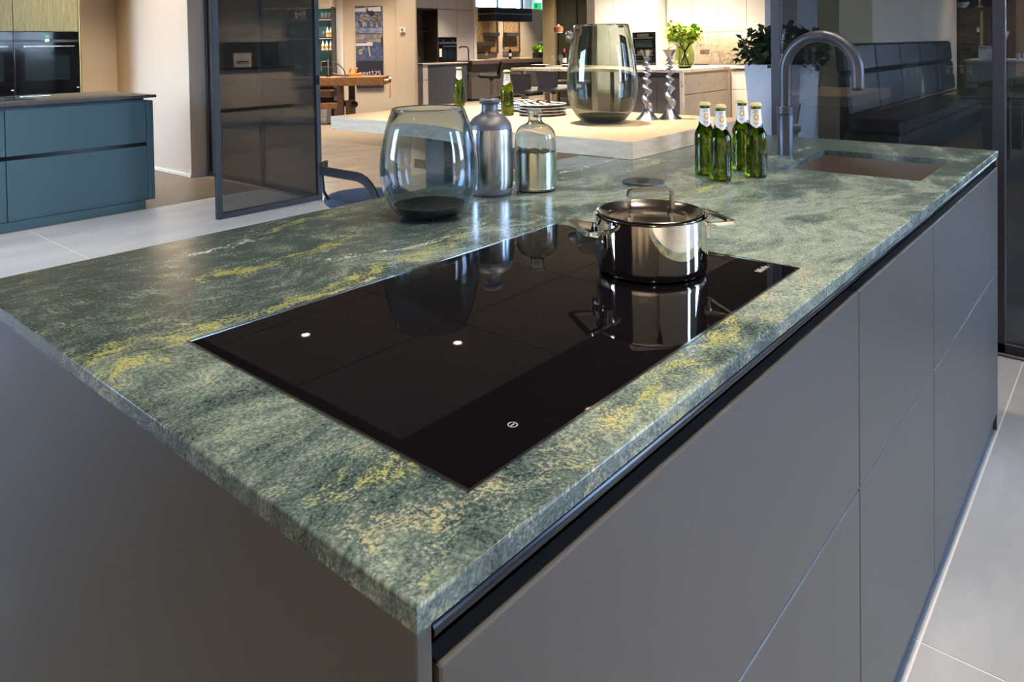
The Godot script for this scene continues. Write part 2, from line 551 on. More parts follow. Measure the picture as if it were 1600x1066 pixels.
# ---------------------------------------------------------------- camera, sky, lamps
func set_camera() -> void:
	var cam := Camera3D.new()
	cam.name = "camera"
	var near := 0.05
	cam.projection = Camera3D.PROJECTION_FRUSTUM
	cam.near = near
	cam.far = 80.0
	cam.size = near * 1066.0 / 1148.75
	cam.frustum_offset = Vector2(0, -near * (533.0 - 96.8) / 1148.75)
	cam.transform = Transform3D(Basis(Vector3(0.651761, -0.015752, 0.758261), Vector3(0.027139, 0.999628, -0.002562), Vector3(-0.757939, 0.022249, 0.651946)), Vector3(-0.3141, 1.2870, 0.3598))
	cam.current = true
	add_child(cam)

func set_sky() -> void:
	var e := Environment.new()
	e.background_mode = Environment.BG_SKY
	var s := ProceduralSkyMaterial.new()
	s.sky_top_color = Color8(150, 190, 240)
	s.sky_horizon_color = Color8(196, 220, 250)
	s.ground_bottom_color = Color8(120, 122, 124)
	s.ground_horizon_color = Color8(150, 156, 162)
	s.sky_energy_multiplier = 5.0
	s.ground_energy_multiplier = 2.0
	e.sky = Sky.new()
	e.sky.sky_material = s
	e.tonemap_mode = Environment.TONE_MAPPER_LINEAR
	e.tonemap_exposure = 1.06
	e.sdfgi_enabled = true
	e.ssao_enabled = true
	e.ssil_enabled = true
	var w := WorldEnvironment.new()
	w.name = "surroundings"
	w.environment = e
	add_child(w)

const CEILING := 3.5

func spot(x: float, z: float, energy: float, zone: String, angle := 39.0, tilt := Vector3.ZERO) -> void:
	var o := thing("ceiling_spotlight", "recessed ceiling spotlight with warm lens " + zone, "spotlight", Vector3(x, CEILING, z), 0.0, "ceiling spotlights " + zone)
	part(o, "ring", Geo.new().lathe([Vector2(0.04, -0.012), Vector2(0.055, -0.012), Vector2(0.055, 0.0), Vector2(0.04, 0.0)], 16), M.trim_white)
	part(o, "lens", Geo.new().lathe([Vector2(0.0, -0.008), Vector2(0.04, -0.008), Vector2(0.04, -0.002), Vector2(0.0, -0.002)], 16), M.lamp_glow)
	var l := SpotLight3D.new()
	l.name = "spot_beam"
	l.light_color = Color8(255, 234, 208)
	l.light_energy = energy * 2.2
	l.spot_angle = angle
	l.spot_angle_attenuation = 1.0
	l.spot_range = 30.0
	l.spot_attenuation = 2.0
	l.light_size = 0.04
	l.shadow_enabled = true
	l.position = Vector3(0, -0.03, 0)
	o.add_child(l)
	var dir := (Vector3.DOWN + tilt).normalized()
	l.basis = Basis.looking_at(dir, Vector3.FORWARD)

func lamps() -> void:
	# over the island and its bar table
	for p in [[0.1, 0.3, 4.6], [1.2, 0.4, 2.2], [2.3, 0.4, 0.9], [0.3, -1.9, 0.7], [1.2, -1.8, 0.9]]:
		spot(p[0], p[1], p[2], "over the stone island")
	spot(2.15, -1.7, 9.0, "over the oak bar table", 22.0)
	# along the glazing and in the front of the room
	for p in [[-1.6, 2.4, 3.0], [1.4, 3.6, 6.0], [2.6, 3.8, 6.0], [0.4, 3.2, 4.0], [-1.4, -3.4, 3.0], [1.0, -4.4, 7.0], [3.95, -6.16, 4.0], [4.78, -4.79, 4.0], [-3.2, 2.9, 12.0], [-3.2, 1.7, 14.0], [-3.2, 0.5, 14.0], [-3.2, -0.6, 8.0]]:
		spot(p[0], p[1], p[2], "along the glazing and the front of the room")
	spot(2.1, -0.5, 2.2, "over the sink", 50.0)
	# petrol kitchen bay
	for p in [[0.6, -7.5, 4.0], [1.9, -7.5, 4.5], [2.85, -7.4, 6.5]]:
		spot(p[0], p[1], p[2], "over the petrol kitchen")
	# passage and workbench
	for p in [[4.5, -3.0, 6.0], [8.0, -6.7, 4.5], [4.9, -7.9, 6.0], [6.6, -8.8, 5.5], [7.3, -9.6, 6.5], [8.1, -9.1, 4.0], [6.5, -10.1, 7.0]]:
		spot(p[0], p[1], p[2], "over the passage and the workbench")
	# white and marble kitchen
	for p in [[9.4, -4.9, 5.0], [9.6, -6.6, 8.5], [9.7, -5.9, 8.0], [9.9, -5.2, 7.0], [9.8, -4.5, 7.0], [9.4, -3.6, 7.5], [8.3, -5.4, 6.0]]:
		spot(p[0], p[1], p[2], "over the white marble kitchen")
	# far bar kitchen
	for p in [[11.2, -10.9, 11.0], [12.6, -10.6, 11.0], [14.2, -10.7, 9.0], [13.6, -12.6, 9.0], [15.6, -12.6, 11.0], [10.4, -9.4, 9.0], [11.2, -8.6, 6.0]]:
		spot(p[0], p[1], p[2], "over the far bar kitchen")
	# seats behind the right glazing
	for p in [[5.4, -1.7, 2.0], [9.6, -1.9, 1.4], [14.9, -1.5, 6.0], [8.4, -0.4, 2.0]]:
		spot(p[0], p[1], p[2], "over the leather bench")

# ---------------------------------------------------------------- the setting
func window(n: String, x0: float, z0: float, x1: float, z1: float, y0: float, y1: float) -> void:
	# frame and pane of an opening that runs along x or along z
	var along_x := absf(x1 - x0) > absf(z1 - z0)
	var o := Node3D.new()
	o.name = numbered(n)
	o.set_meta("kind", "structure")
	add_child(o)
	var a := x0 if along_x else z0
	var b := x1 if along_x else z1
	var c := (z0 + z1) / 2.0 if along_x else (x0 + x1) / 2.0
	var put := func(g: Array) -> Geo:
		return bx(g[0], g[1], c - 0.04, g[2], g[3], c + 0.04, 0.005) if along_x else bx(c - 0.04, g[1], g[0], c + 0.04, g[3], g[2], 0.005)
	var w := 0.06
	var k := int(ceil((b - a) / 1.3))
	var fr := Geo.new()
	for g in [[a, y0, b, y0 + w], [a, y1 - w, b, y1]]:
		var q: Geo = put.call(g)
		fr.v.append_array(q.v); fr.n.append_array(q.n); fr.t.append_array(q.t)
	for i in k + 1:
		var m := lerpf(a + w / 2.0, b - w / 2.0, float(i) / k)
		var q: Geo = put.call([m - w / 2.0, y0, m + w / 2.0, y1])
		fr.v.append_array(q.v); fr.n.append_array(q.n); fr.t.append_array(q.t)
	part(o, "window_frame", fr, M.frame)
	for i in k:
		var m0 := lerpf(a + w / 2.0, b - w / 2.0, float(i) / k) + w / 2.0
		var m1 := lerpf(a + w / 2.0, b - w / 2.0, float(i + 1) / k) - w / 2.0
		part(o, "pane", bx(m0, y0 + w, c - 0.004, m1, y1 - w, c + 0.004) if along_x else bx(c - 0.004, y0 + w, m0, c + 0.004, y1 - w, m1), M.clear_pane)

# a wall along x (at z = c) or along z (at x = c) with window openings [from, to, sill, head]
func pierced(called: String, along_x: bool, c: float, a: float, b: float, holes: Array, m: Material, out_side: float) -> void:
	var g := Geo.new()
	var add := func(u0: float, v0: float, u1: float, v1: float) -> void:
		if along_x:
			g.box(Vector3(u0, v0, minf(c, c + out_side)), Vector3(u1, v1, maxf(c, c + out_side)))
		else:
			g.box(Vector3(minf(c, c + out_side), v0, u0), Vector3(maxf(c, c + out_side), v1, u1))
	var at := a
	for q in holes:
		add.call(at, -0.1, q[0], CEILING + 0.1)
		if q[2] > 0.0: add.call(q[0], -0.1, q[1], q[2])
		add.call(q[0], q[3], q[1], CEILING + 0.1)
		if along_x: window("window_1", q[0], c + out_side / 2.0, q[1], c + out_side / 2.0, q[2], q[3])
		else: window("window_1", c + out_side / 2.0, q[0], c + out_side / 2.0, q[1], q[2], q[3])
		at = q[1]
	add.call(at, -0.1, b, CEILING + 0.1)
	struct(called, g, m)

func tiles(fl: Node3D, xs: Array, zs: Array, m: Material, variants := 1) -> void:
	for i in xs.size() - 1:
		for j in zs.size() - 1:
			part(fl, "tile", bx(xs[i] + 0.0024, -0.014, zs[j] + 0.0024, xs[i + 1] - 0.0024, 0.0, zs[j + 1] - 0.0024), m)

func shell() -> void:
	# floors
	var xs := []
	for k in range(-6, 2): xs.append(1.41 + 0.9 * k)
	xs.append(2.31); xs.append(3.30)
	var fl := struct("floor", bx(-4.2, -0.2, -5.81, 3.30, -0.0012, 4.8), M.joint)
	tiles(fl, xs, [-5.81, -4.4, -2.2, 0.0, 2.2, 4.6], M.floor_tile)
	fl = struct("floor", bx(-4.2, -0.2, -15.2, 3.30, -0.0012, -5.81), M.joint_dark)
	tiles(fl, xs, [-15.0, -13.2, -11.0, -8.8, -7.4, -5.81], M.floor_tile_brown)
	fl = struct("floor", bx(3.30, -0.2, -15.2, 5.78, -0.0012, 4.8), M.joint_dark)
	tiles(fl, [3.30, 4.13, 4.96, 5.78], [-15.0, -13.2, -11.0, -8.8, -6.6, -4.4, -2.2, 0.0, 2.2, 4.6], M.floor_tile_warm)
	struct("floor", bx(5.78, -0.2, -15.2, 18.7, 0.0, 4.8), M.carpet)
	# dark ceiling over the near bays, pale panels with open joints over the passage and the kitchens beyond
	struct("ceiling", Geo.new().box(Vector3(-4.2, CEILING, -15.2), Vector3(3.24, CEILING + 0.2, 4.8)).box(Vector3(3.24, CEILING, -3.85), Vector3(18.7, CEILING + 0.2, 4.8)), M.ceiling_dark)
	var cl := struct("ceiling", bx(3.24, CEILING + 0.02, -15.2, 18.7, CEILING + 0.2, -3.85), M.ceiling_dark)
	for i in 8:
		for j in 8:
			var x0 := 3.24 + 1.96 * i
			var z1 := -3.85 - 1.4 * j
			part(cl, "ceiling_panel", bx(x0 + 0.012, CEILING, maxf(z1 - 1.4, -15.0) + 0.012, minf(x0 + 1.96, 18.5) - 0.012, CEILING + 0.02, z1 - 0.012), M.ceiling_pale)
	# outer walls
	pierced("wall_left", false, -4.0, -15.2, 4.8, [[-7.8, -4.3, 0.3, 3.3]], M.plaster, -0.2)
	pierced("wall_front", true, 4.6, -4.2, 18.7, [[2.2, 2.9, 0.3, 3.3], [4.6, 6.4, 0.3, 3.3], [10.6, 12.6, 0.3, 3.3], [13.6, 16.6, 0.3, 3.3]], M.plaster_white, 0.2)
	pierced("wall_right", false, 18.5, -15.2, 4.8, [[0.6, 3.6, 0.3, 3.3]], M.plaster_white, 0.2)
	pierced("wall_back", true, -15.0, -4.2, 18.7, [[14.6, 18.2, 2.1, 3.3]], M.plaster_white, -0.2)
	# back of the petrol kitchen bay and the pillar at its corner
	struct("wall_bay", bx(-4.0, 0.0, -9.0, 3.44, CEILING, -8.75), M.plaster)
	struct("pillar", bx(3.19, 0.0, -8.75, 3.44, CEILING, -6.97, 0.004), M.plaster)
	struct("baseboard_pillar", Geo.new().box(Vector3(3.178, 0, -8.75), Vector3(3.19, 0.03, -6.958)).box(Vector3(3.19, 0, -6.97), Vector3(3.45, 0.03, -6.958)), M.trim_white)
	# slanted wall behind the workbench, with the lit edge of its opening
	var sw := struct("wall_slanted", bx(-3.145, 0.0, -0.15, -1.72, CEILING, 0.0), M.plaster, slant(0, 13.25), YAW)
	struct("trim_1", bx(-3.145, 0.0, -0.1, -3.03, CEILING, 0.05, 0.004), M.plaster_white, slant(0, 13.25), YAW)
	struct("wall_slanted_return", bx(-2.08, 0.0, -0.2, -1.74, CEILING, 0.02, 0.003), M.plaster, slant(0, 13.25), YAW)

# ---------------------------------------------------------------- the island
const HOB := [0.1105, 0.8797, -0.5552, -0.0591]
const SINK := [1.806, 2.234, -0.451, -0.078]

func island() -> void:
	var o := thing("kitchen_island", "large matt dark grey kitchen island with handleless drawers under the green stone worktop", "kitchen island")
	part(o, "side_panel", bx(0.002, 0.0, -1.056, 0.016, 0.9015, -0.003, 0.001), M.island_front)
	part(o, "side_panel", bx(2.515, 0.0, -1.056, 2.527, 0.9015, -0.003, 0.001), M.island_front)
	part(o, "back_panel", bx(0.016, 0.0, -1.056, 2.515, 0.9015, -1.04), M.island_front)
	part(o, "plinth", bx(0.016, 0.0, -0.045, 2.515, 0.062, -0.014, 0.001), M.slate)
	var xs := [0.0205, 0.9795, 0.9825, 1.5535, 1.5565, 2.5115]
	for i in 3:
		part(o, "drawer_front", bx(xs[2 * i], 0.5355, -0.02, xs[2 * i + 1], 0.8677, 0.0, 0.0018), M.island_front)
		part(o, "drawer_front", bx(xs[2 * i], 0.066, -0.02, xs[2 * i + 1], 0.5325, 0.0, 0.0018), M.island_front)
	# handle channel under the worktop: a rounded lip above a dark recess
	var pr := [Vector2(-0.0105, 0.9014), Vector2(-0.0065, 0.8998), Vector2(-0.0034, 0.8974), Vector2(-0.0016, 0.8942), Vector2(-0.0012, 0.8908), Vector2(-0.0028, 0.8878), Vector2(-0.0062, 0.8858), Vector2(-0.0115, 0.885), Vector2(-0.023, 0.885)]
	var g := Geo.new()
	for i in pr.size() - 1:
		var ns := []
		for k in [i, i + 1]:
			var d: Vector2 = pr[mini(k + 1, pr.size() - 1)] - pr[maxi(k - 1, 0)]
			ns.append(Vector3(0, d.x, -d.y).normalized())
		g.quads(Vector3(0.0165, pr[i].y, pr[i].x), Vector3(2.5145, pr[i].y, pr[i].x), Vector3(2.5145, pr[i + 1].y, pr[i + 1].x), Vector3(0.0165, pr[i + 1].y, pr[i + 1].x), ns[0], ns[0], ns[1], ns[1])
	g.quad(Vector3(0.0165, 0.885, -0.023), Vector3(2.5145, 0.885, -0.023), Vector3(2.5145, 0.80, -0.023), Vector3(0.0165, 0.80, -0.023), Vector3(0, 0, 1))
	part(o, "handle_channel", g, M.channel)
	part(o, "inner_rail", bx(0.017, 0.78, -0.06, 2.514, 0.87, -0.024), M.black)

func worktop() -> void:
	var g := Geo.new()
	var b := 0.0024
	var y0 := H - 0.0182
	var uv := func(p: Vector3) -> Vector2:
		return Vector2(clampf(p.x / LX, 0.001, 0.999), clampf(-p.z / LW, 0.001, 0.999))
	var face := func(a: Vector3, c: Vector3, d: Vector3, e: Vector3, m: Vector3, shift: Vector3) -> void:
		g.quad(a, c, d, e, m, uv.call(a + shift * (H - a.y)), uv.call(c + shift * (H - c.y)), uv.call(d + shift * (H - d.y)), uv.call(e + shift * (H - e.y)))
	var xs := [b, HOB[0], HOB[1], SINK[0], SINK[1], LX - b]
	var zs := [-LW + b, HOB[2], SINK[2], SINK[3], HOB[3], -b]
	for i in 5:
		for j in 5:
			var cx: float = (xs[i] + xs[i + 1]) / 2.0
			var cz: float = (zs[j] + zs[j + 1]) / 2.0
			if cx > HOB[0] and cx < HOB[1] and cz > HOB[2] and cz < HOB[3]: continue
			if cx > SINK[0] and cx < SINK[1] and cz > SINK[2] and cz < SINK[3]: continue
			for s in [[H, Vector3.UP], [y0, Vector3.DOWN]]:
				face.call(Vector3(xs[i], s[0], zs[j]), Vector3(xs[i + 1], s[0], zs[j]), Vector3(xs[i + 1], s[0], zs[j + 1]), Vector3(xs[i], s[0], zs[j + 1]), s[1], Vector3.ZERO)
	for w in [[HOB, 1.0], [SINK, 1.0]]:
		var r: Array = w[0]
		face.call(Vector3(r[0], H, r[2]), Vector3(r[1], H, r[2]), Vector3(r[1], y0, r[2]), Vector3(r[0], y0, r[2]), Vector3(0, 0, 1), Vector3(0, 0, -1))
		face.call(Vector3(r[0], H, r[3]), Vector3(r[1], H, r[3]), Vector3(r[1], y0, r[3]), Vector3(r[0], y0, r[3]), Vector3(0, 0, -1), Vector3(0, 0, 1))
		face.call(Vector3(r[0], H, r[2]), Vector3(r[0], H, r[3]), Vector3(r[0], y0, r[3]), Vector3(r[0], y0, r[2]), Vector3(1, 0, 0), Vector3(-1, 0, 0))
		face.call(Vector3(r[1], H, r[2]), Vector3(r[1], H, r[3]), Vector3(r[1], y0, r[3]), Vector3(r[1], y0, r[2]), Vector3(-1, 0, 0), Vector3(1, 0, 0))
	var c := [Vector3(0, 0, 0), Vector3(LX, 0, 0), Vector3(LX, 0, -LW), Vector3(0, 0, -LW)]
	var nm := [Vector3(0, 0, 1), Vector3(1, 0, 0), Vector3(0, 0, -1), Vector3(-1, 0, 0)]
	for k in 4:
		var p: Vector3 = c[k]
		var q: Vector3 = c[(k + 1) % 4]
		var m: Vector3 = nm[k]
		var up := Vector3.UP
		var e := (q - p).normalized() * b
		for s in 5:
			var a0 := PI / 2 * s / 5.0
			var a1 := PI / 2 * (s + 1) / 5.0
			var i0 := b * (1.0 - cos(a0))
			var i1 := b * (1.0 - cos(a1))
			var P0 := p + e / b * i0 - m * i0 + up * (H - b + b * sin(a0))
			var Q0 := q - e / b * i0 - m * i0 + up * (H - b + b * sin(a0))
			var P1 := p + e / b * i1 - m * i1 + up * (H - b + b * sin(a1))
			var Q1 := q - e / b * i1 - m * i1 + up * (H - b + b * sin(a1))
			var n0 := m * cos(a0) + up * sin(a0)
			var n1 := m * cos(a1) + up * sin(a1)
			g.tri(P0, Q0, Q1, n0, n0, n1, uv.call(P0), uv.call(Q0), uv.call(Q1))
			g.tri(P0, Q1, P1, n0, n1, n1, uv.call(P0), uv.call(Q1), uv.call(P1))
		face.call(p + up * y0, q + up * y0, q + up * (H - b), p + up * (H - b), m, -m)
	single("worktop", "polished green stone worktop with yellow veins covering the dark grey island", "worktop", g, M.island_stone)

func hob() -> void:
	var o := thing("induction_hob", "black glass induction hob set flush into the green stone worktop", "hob", Vector3(HOB[0], H, HOB[2]))
	var w: float = HOB[1] - HOB[0]
	var d: float = HOB[3] - HOB[2]
	var f := 0.0035
	part(o, "glass_plate", bx(f, -0.012, f, w - f, 0.0004, d - f), M.hob_glass)
	var fr := Geo.new()
	fr.box(Vector3(0.0003, -0.015, 0.0003), Vector3(w - 0.0003, 0.0012, f)).box(Vector3(0.0003, -0.015, d - f), Vector3(w - 0.0003, 0.0012, d - 0.0003))
	fr.box(Vector3(0.0003, -0.015, f), Vector3(f, 0.0012, d - f)).box(Vector3(w - f, -0.015, f), Vector3(w - 0.0003, 0.0012, d - f))
	part(o, "steel_frame", fr, M.steel)
	var t := TextMesh.new()
	t.text = "Miele"
	t.font = SystemFont.new()
	t.font.font_names = PackedStringArray(["Droid Sans"])
	t.font.font_weight = 700
	t.font_size = 32
	t.pixel_size = 0.00046
	t.depth = 0.0002
	var lg := part(o, "logo", t, M.hob_print, Vector3(0.728, 0.0006, 0.449))
	lg.rotation.x = -PI / 2
	part(o, "control_mark", Geo.new().lathe([Vector2(0.0038, 0.0004), Vector2(0.0052, 0.0004), Vector2(0.0052, 0.0007), Vector2(0.0038, 0.0007)], 20, Vector3(0.105, 0, 0.453)).box(Vector3(0.1022, 0.0004, 0.4523), Vector3(0.1078, 0.0007, 0.4537)), M.hob_print)

func sink() -> void:
	var o := thing("sink", "rectangular brushed steel sink basin let into the worktop below the arched tap", "sink", Vector3(SINK[0], H - 0.0182, SINK[2]))
	var w: float = SINK[1] - SINK[0]
	var d: float = SINK[3] - SINK[2]
	var dp := 0.165
	var t := 0.012
	var g := Geo.new()
	var r := 0.014
	# walls with rounded upright corners, then the floor
	var ring := []
	for q in [[w - r + 0.002, d - r + 0.002, 0.0], [r - 0.002, d - r + 0.002, PI / 2], [r - 0.002, r - 0.002, PI], [w - r + 0.002, r - 0.002, 1.5 * PI]]:
		for k in 7:
			var a: float = q[2] + PI / 2 * k / 6.0
			ring.append([Vector3(q[0] + cos(a) * r, 0, q[1] + sin(a) * r), Vector3(-cos(a), 0, -sin(a))])
	var mid := Vector3(w / 2.0, -dp, d / 2.0)
	for k in ring.size():
		var a: Array = ring[k]
		var b: Array = ring[(k + 1) % ring.size()]
		var low := Vector3(0, -dp, 0)
		g.quads(a[0], b[0], b[0] + low, a[0] + low, a[1], b[1], b[1], a[1])
		g.tri(a[0] + low, b[0] + low, mid, Vector3.UP, Vector3.UP, Vector3.UP)
	part(o, "basin", g, M.brushed_sink)
	part(o, "rim", Geo.new().box(Vector3(-0.012, -0.003, -0.012), Vector3(w + 0.012, -0.0002, 0.0)).box(Vector3(-0.012, -0.003, d), Vector3(w + 0.012, -0.0002, d + 0.012)).box(Vector3(-0.012, -0.003, 0), Vector3(0, -0.0002, d)).box(Vector3(w, -0.003, 0), Vector3(w + 0.012, -0.0002, d)), M.brushed_sink)
	part(o, "drain", Geo.new().lathe([Vector2(0.0, -dp + 0.002), Vector2(0.03, -dp + 0.002), Vector2(0.042, -dp + 0.004), Vector2(0.045, -dp)], 24, Vector3(w / 2, 0, d / 2)), M.steel)

func tap() -> void:
	var o := thing("kitchen_tap", "tall dark grey arched kitchen tap standing behind the sink", "tap", Vector3(2.06, H, -0.52))
	part(o, "body", Geo.new().lathe([Vector2(0, 0), Vector2(0.0245, 0), Vector2(0.0245, 0.129), Vector2(0.0225, 0.132), Vector2(0.0, 0.132)], 32), M.gunmetal)
	part(o, "collar", Geo.new().lathe([Vector2(0.0, 0.132), Vector2(0.0235, 0.132), Vector2(0.0255, 0.1335), Vector2(0.0255, 0.157), Vector2(0.0235, 0.159), Vector2(0.0, 0.159)], 32), M.gunmetal)
	var p := []
	var R := 0.1105
	for k in 6: p.append(Vector3(0, lerpf(0.155, 0.268, k / 5.0), 0))
	for k in range(1, 25):
		var a := PI - PI * k / 24.0
		p.append(Vector3(0, 0.268 + R * sin(a) * 1.03, R + R * cos(a)))
	for k in range(1, 4): p.append(Vector3(0, lerpf(0.268, 0.222, k / 3.0), 2 * R))
	part(o, "spout", Geo.new().tube(p, 0.0178, 20), M.gunmetal)
	part(o, "nozzle", Geo.new().lathe([Vector2(0, -0.006), Vector2(0.014, -0.006), Vector2(0.0155, -0.004), Vector2(0.0155, 0.004), Vector2(0, 0.004)], 20, Vector3(0, 0.22, 2 * R)), M.black)
	var side := Vector3(0.66, 0, 0.75)
	part(o, "valve", Geo.new().tube([side * 0.02 + Vector3(0, 0.085, 0), side * 0.036 + Vector3(0, 0.085, 0), side * 0.046 + Vector3(0, 0.085, 0), side * 0.0495 + Vector3(0, 0.085, 0)], [0.0165, 0.0165, 0.0125, 0.005], 20), M.gunmetal)
	part(o, "lever", Geo.new().tube([side * 0.038 + Vector3(0, 0.095, 0), side * 0.050 + Vector3(0, 0.165, 0)], 0.003, 8), M.gunmetal)

func socket() -> void:
	var o := thing("pop_up_socket", "flat round dark disc with two finger holes lowered into the worktop behind the pot", "pop-up socket", Vector3(1.376, H, -0.644))
	part(o, "cover_disc", Geo.new().lathe([Vector2(0, 0.0), Vector2(0.0545, 0.0), Vector2(0.0545, 0.0035), Vector2(0.0535, 0.0045), Vector2(0, 0.0045)], 48), M.disc_grey)
	for s in [-1.0, 1.0]:
		part(o, "finger_hole", Geo.new().lathe([Vector2(0, 0.0046), Vector2(0.0165, 0.0046), Vector2(0.0165, 0.0049), Vector2(0.0155, 0.0050), Vector2(0.0, 0.0048)], 24, Vector3(0.66, 0, -0.3) * 0.023 * s + Vector3(0, 0, 0)), M.black)

# ---------------------------------------------------------------- things on the worktop
func pot() -> void:
	var o := thing("cooking_pot", "shiny stainless steel cooking pot with lid standing on the black hob", "pot", Vector3(0.732, H + 0.0006, -0.248))
	var R := 0.0885
	part(o, "pot_body", Geo.new().lathe([Vector2(0, 0), Vector2(R - 0.010, 0), Vector2(R - 0.004, 0.002), Vector2(R - 0.0006, 0.007), Vector2(R + 0.0006, 0.0125), Vector2(R + 0.0008, 0.0165), Vector2(R + 0.0002, 0.080), Vector2(R + 0.0002, 0.0888), Vector2(R + 0.0020, 0.0890), Vector2(R + 0.0022, 0.0906), Vector2(R + 0.001, 0.0918), Vector2(R - 0.003, 0.089), Vector2(R - 0.003, 0.014), Vector2(R - 0.012, 0.004), Vector2(0, 0.004)], 72), M.polished)
	var lid := part(o, "lid", Geo.new().lathe([Vector2(0, 0.0818), Vector2(R - 0.016, 0.0818), Vector2(R - 0.0045, 0.088), Vector2(R - 0.0045, 0.0915), Vector2(R - 0.0015, 0.0945), Vector2(R - 0.004, 0.0955), Vector2(R - 0.009, 0.0925), Vector2(R - 0.018, 0.0855), Vector2(R - 0.032, 0.0845), Vector2(0.03, 0.0880), Vector2(0, 0.089)], 72), M.brushed_lid)
	var dir := Vector3(0.75, 0, 0.66).normalized()
	var hp := []
	for q in [[-0.031, 0.0855], [-0.0355, 0.095], [-0.0365, 0.122], [-0.0345, 0.1275], [-0.029, 0.129], [0.029, 0.129], [0.0345, 0.1275], [0.0365, 0.122], [0.0355, 0.095], [0.031, 0.0855]]:
		hp.append(dir * q[0] + Vector3(0, q[1], 0))
	part(lid, "lid_handle", Geo.new().band(hp, Vector3(-0.66, 0, 0.75), 0.009, 0.005), M.polished)
	for s in [1.0, -1.0]:
		var u: Vector3 = Vector3(-0.82, 0, -0.57).normalized() * s
		var v := Vector3(-u.z, 0, u.x)
		var y := Vector3(0, 0.072, 0)
		var hd := part(o, "handle", Geo.new().band([u * 0.084 + v * 0.026 + y, u * 0.1 + v * 0.034 + y * 1.02, u * 0.122 + v * 0.045 + y * 1.06, u * 0.125 + v * 0.043 + y * 1.06, u * 0.125 - v * 0.043 + y * 1.06, u * 0.122 - v * 0.045 + y * 1.06, u * 0.1 - v * 0.034 + y * 1.02, u * 0.084 - v * 0.026 + y], Vector3.UP, 0.0052, 0.007), M.polished)
		for k in [-1.0, 1.0]:
			part(hd, "bracket", Geo.new().box(Vector3(-0.003, -0.024, -0.0035), Vector3(0.003, 0.004, 0.0035), 0.001), M.polished, u * 0.0885 + v * 0.027 * k + y)
			part(hd, "rivet", Geo.new().lathe([Vector2(0.0, -0.0055), Vector2(0.004, -0.004), Vector2(0.0055, 0.0), Vector2(0.004, 0.004), Vector2(0, 0.0055)], 12), M.polished, u * 0.0875 + v * 0.017 * k + y - Vector3(0, 0.018, 0))

func hollow(out: Array, wall: float, floor_at: float) -> Array:
	# outer profile given bottom to top; adds the rim and the inside
	var p := out.duplicate()
	var last: Vector2 = out[-1]
	p.append(Vector2(last.x - wall * 0.3, last.y + wall * 0.4))
	p.append(Vector2(last.x - wall * 0.7, last.y + wall * 0.4))
	var inner := []
	for q in out:
		if q.y > floor_at + 0.004: inner.append(Vector2(maxf(q.x - wall, 0.002), q.y))
	inner.reverse()
	p.append_array(inner)
	var low: Vector2 = inner[-1]
	p.append(Vector2(low.x * 0.8, floor_at + 0.003))
	p.append(Vector2(low.x * 0.4, floor_at))
	p.append(Vector2(0, floor_at))
	return p

func curve(pts: Array, n := 6) -> Array:
	# smooth profile through points
	var r := []
	for i in pts.size() - 1:
		var a: Vector2 = pts[maxi(i - 1, 0)]
		var b: Vector2 = pts[i]
		var c: Vector2 = pts[i + 1]
		var d: Vector2 = pts[mini(i + 2, pts.size() - 1)]
		for k in n:
			r.append(b.cubic_interpolate(c, a, d, float(k) / n))
	r.append(pts[-1])
	return r

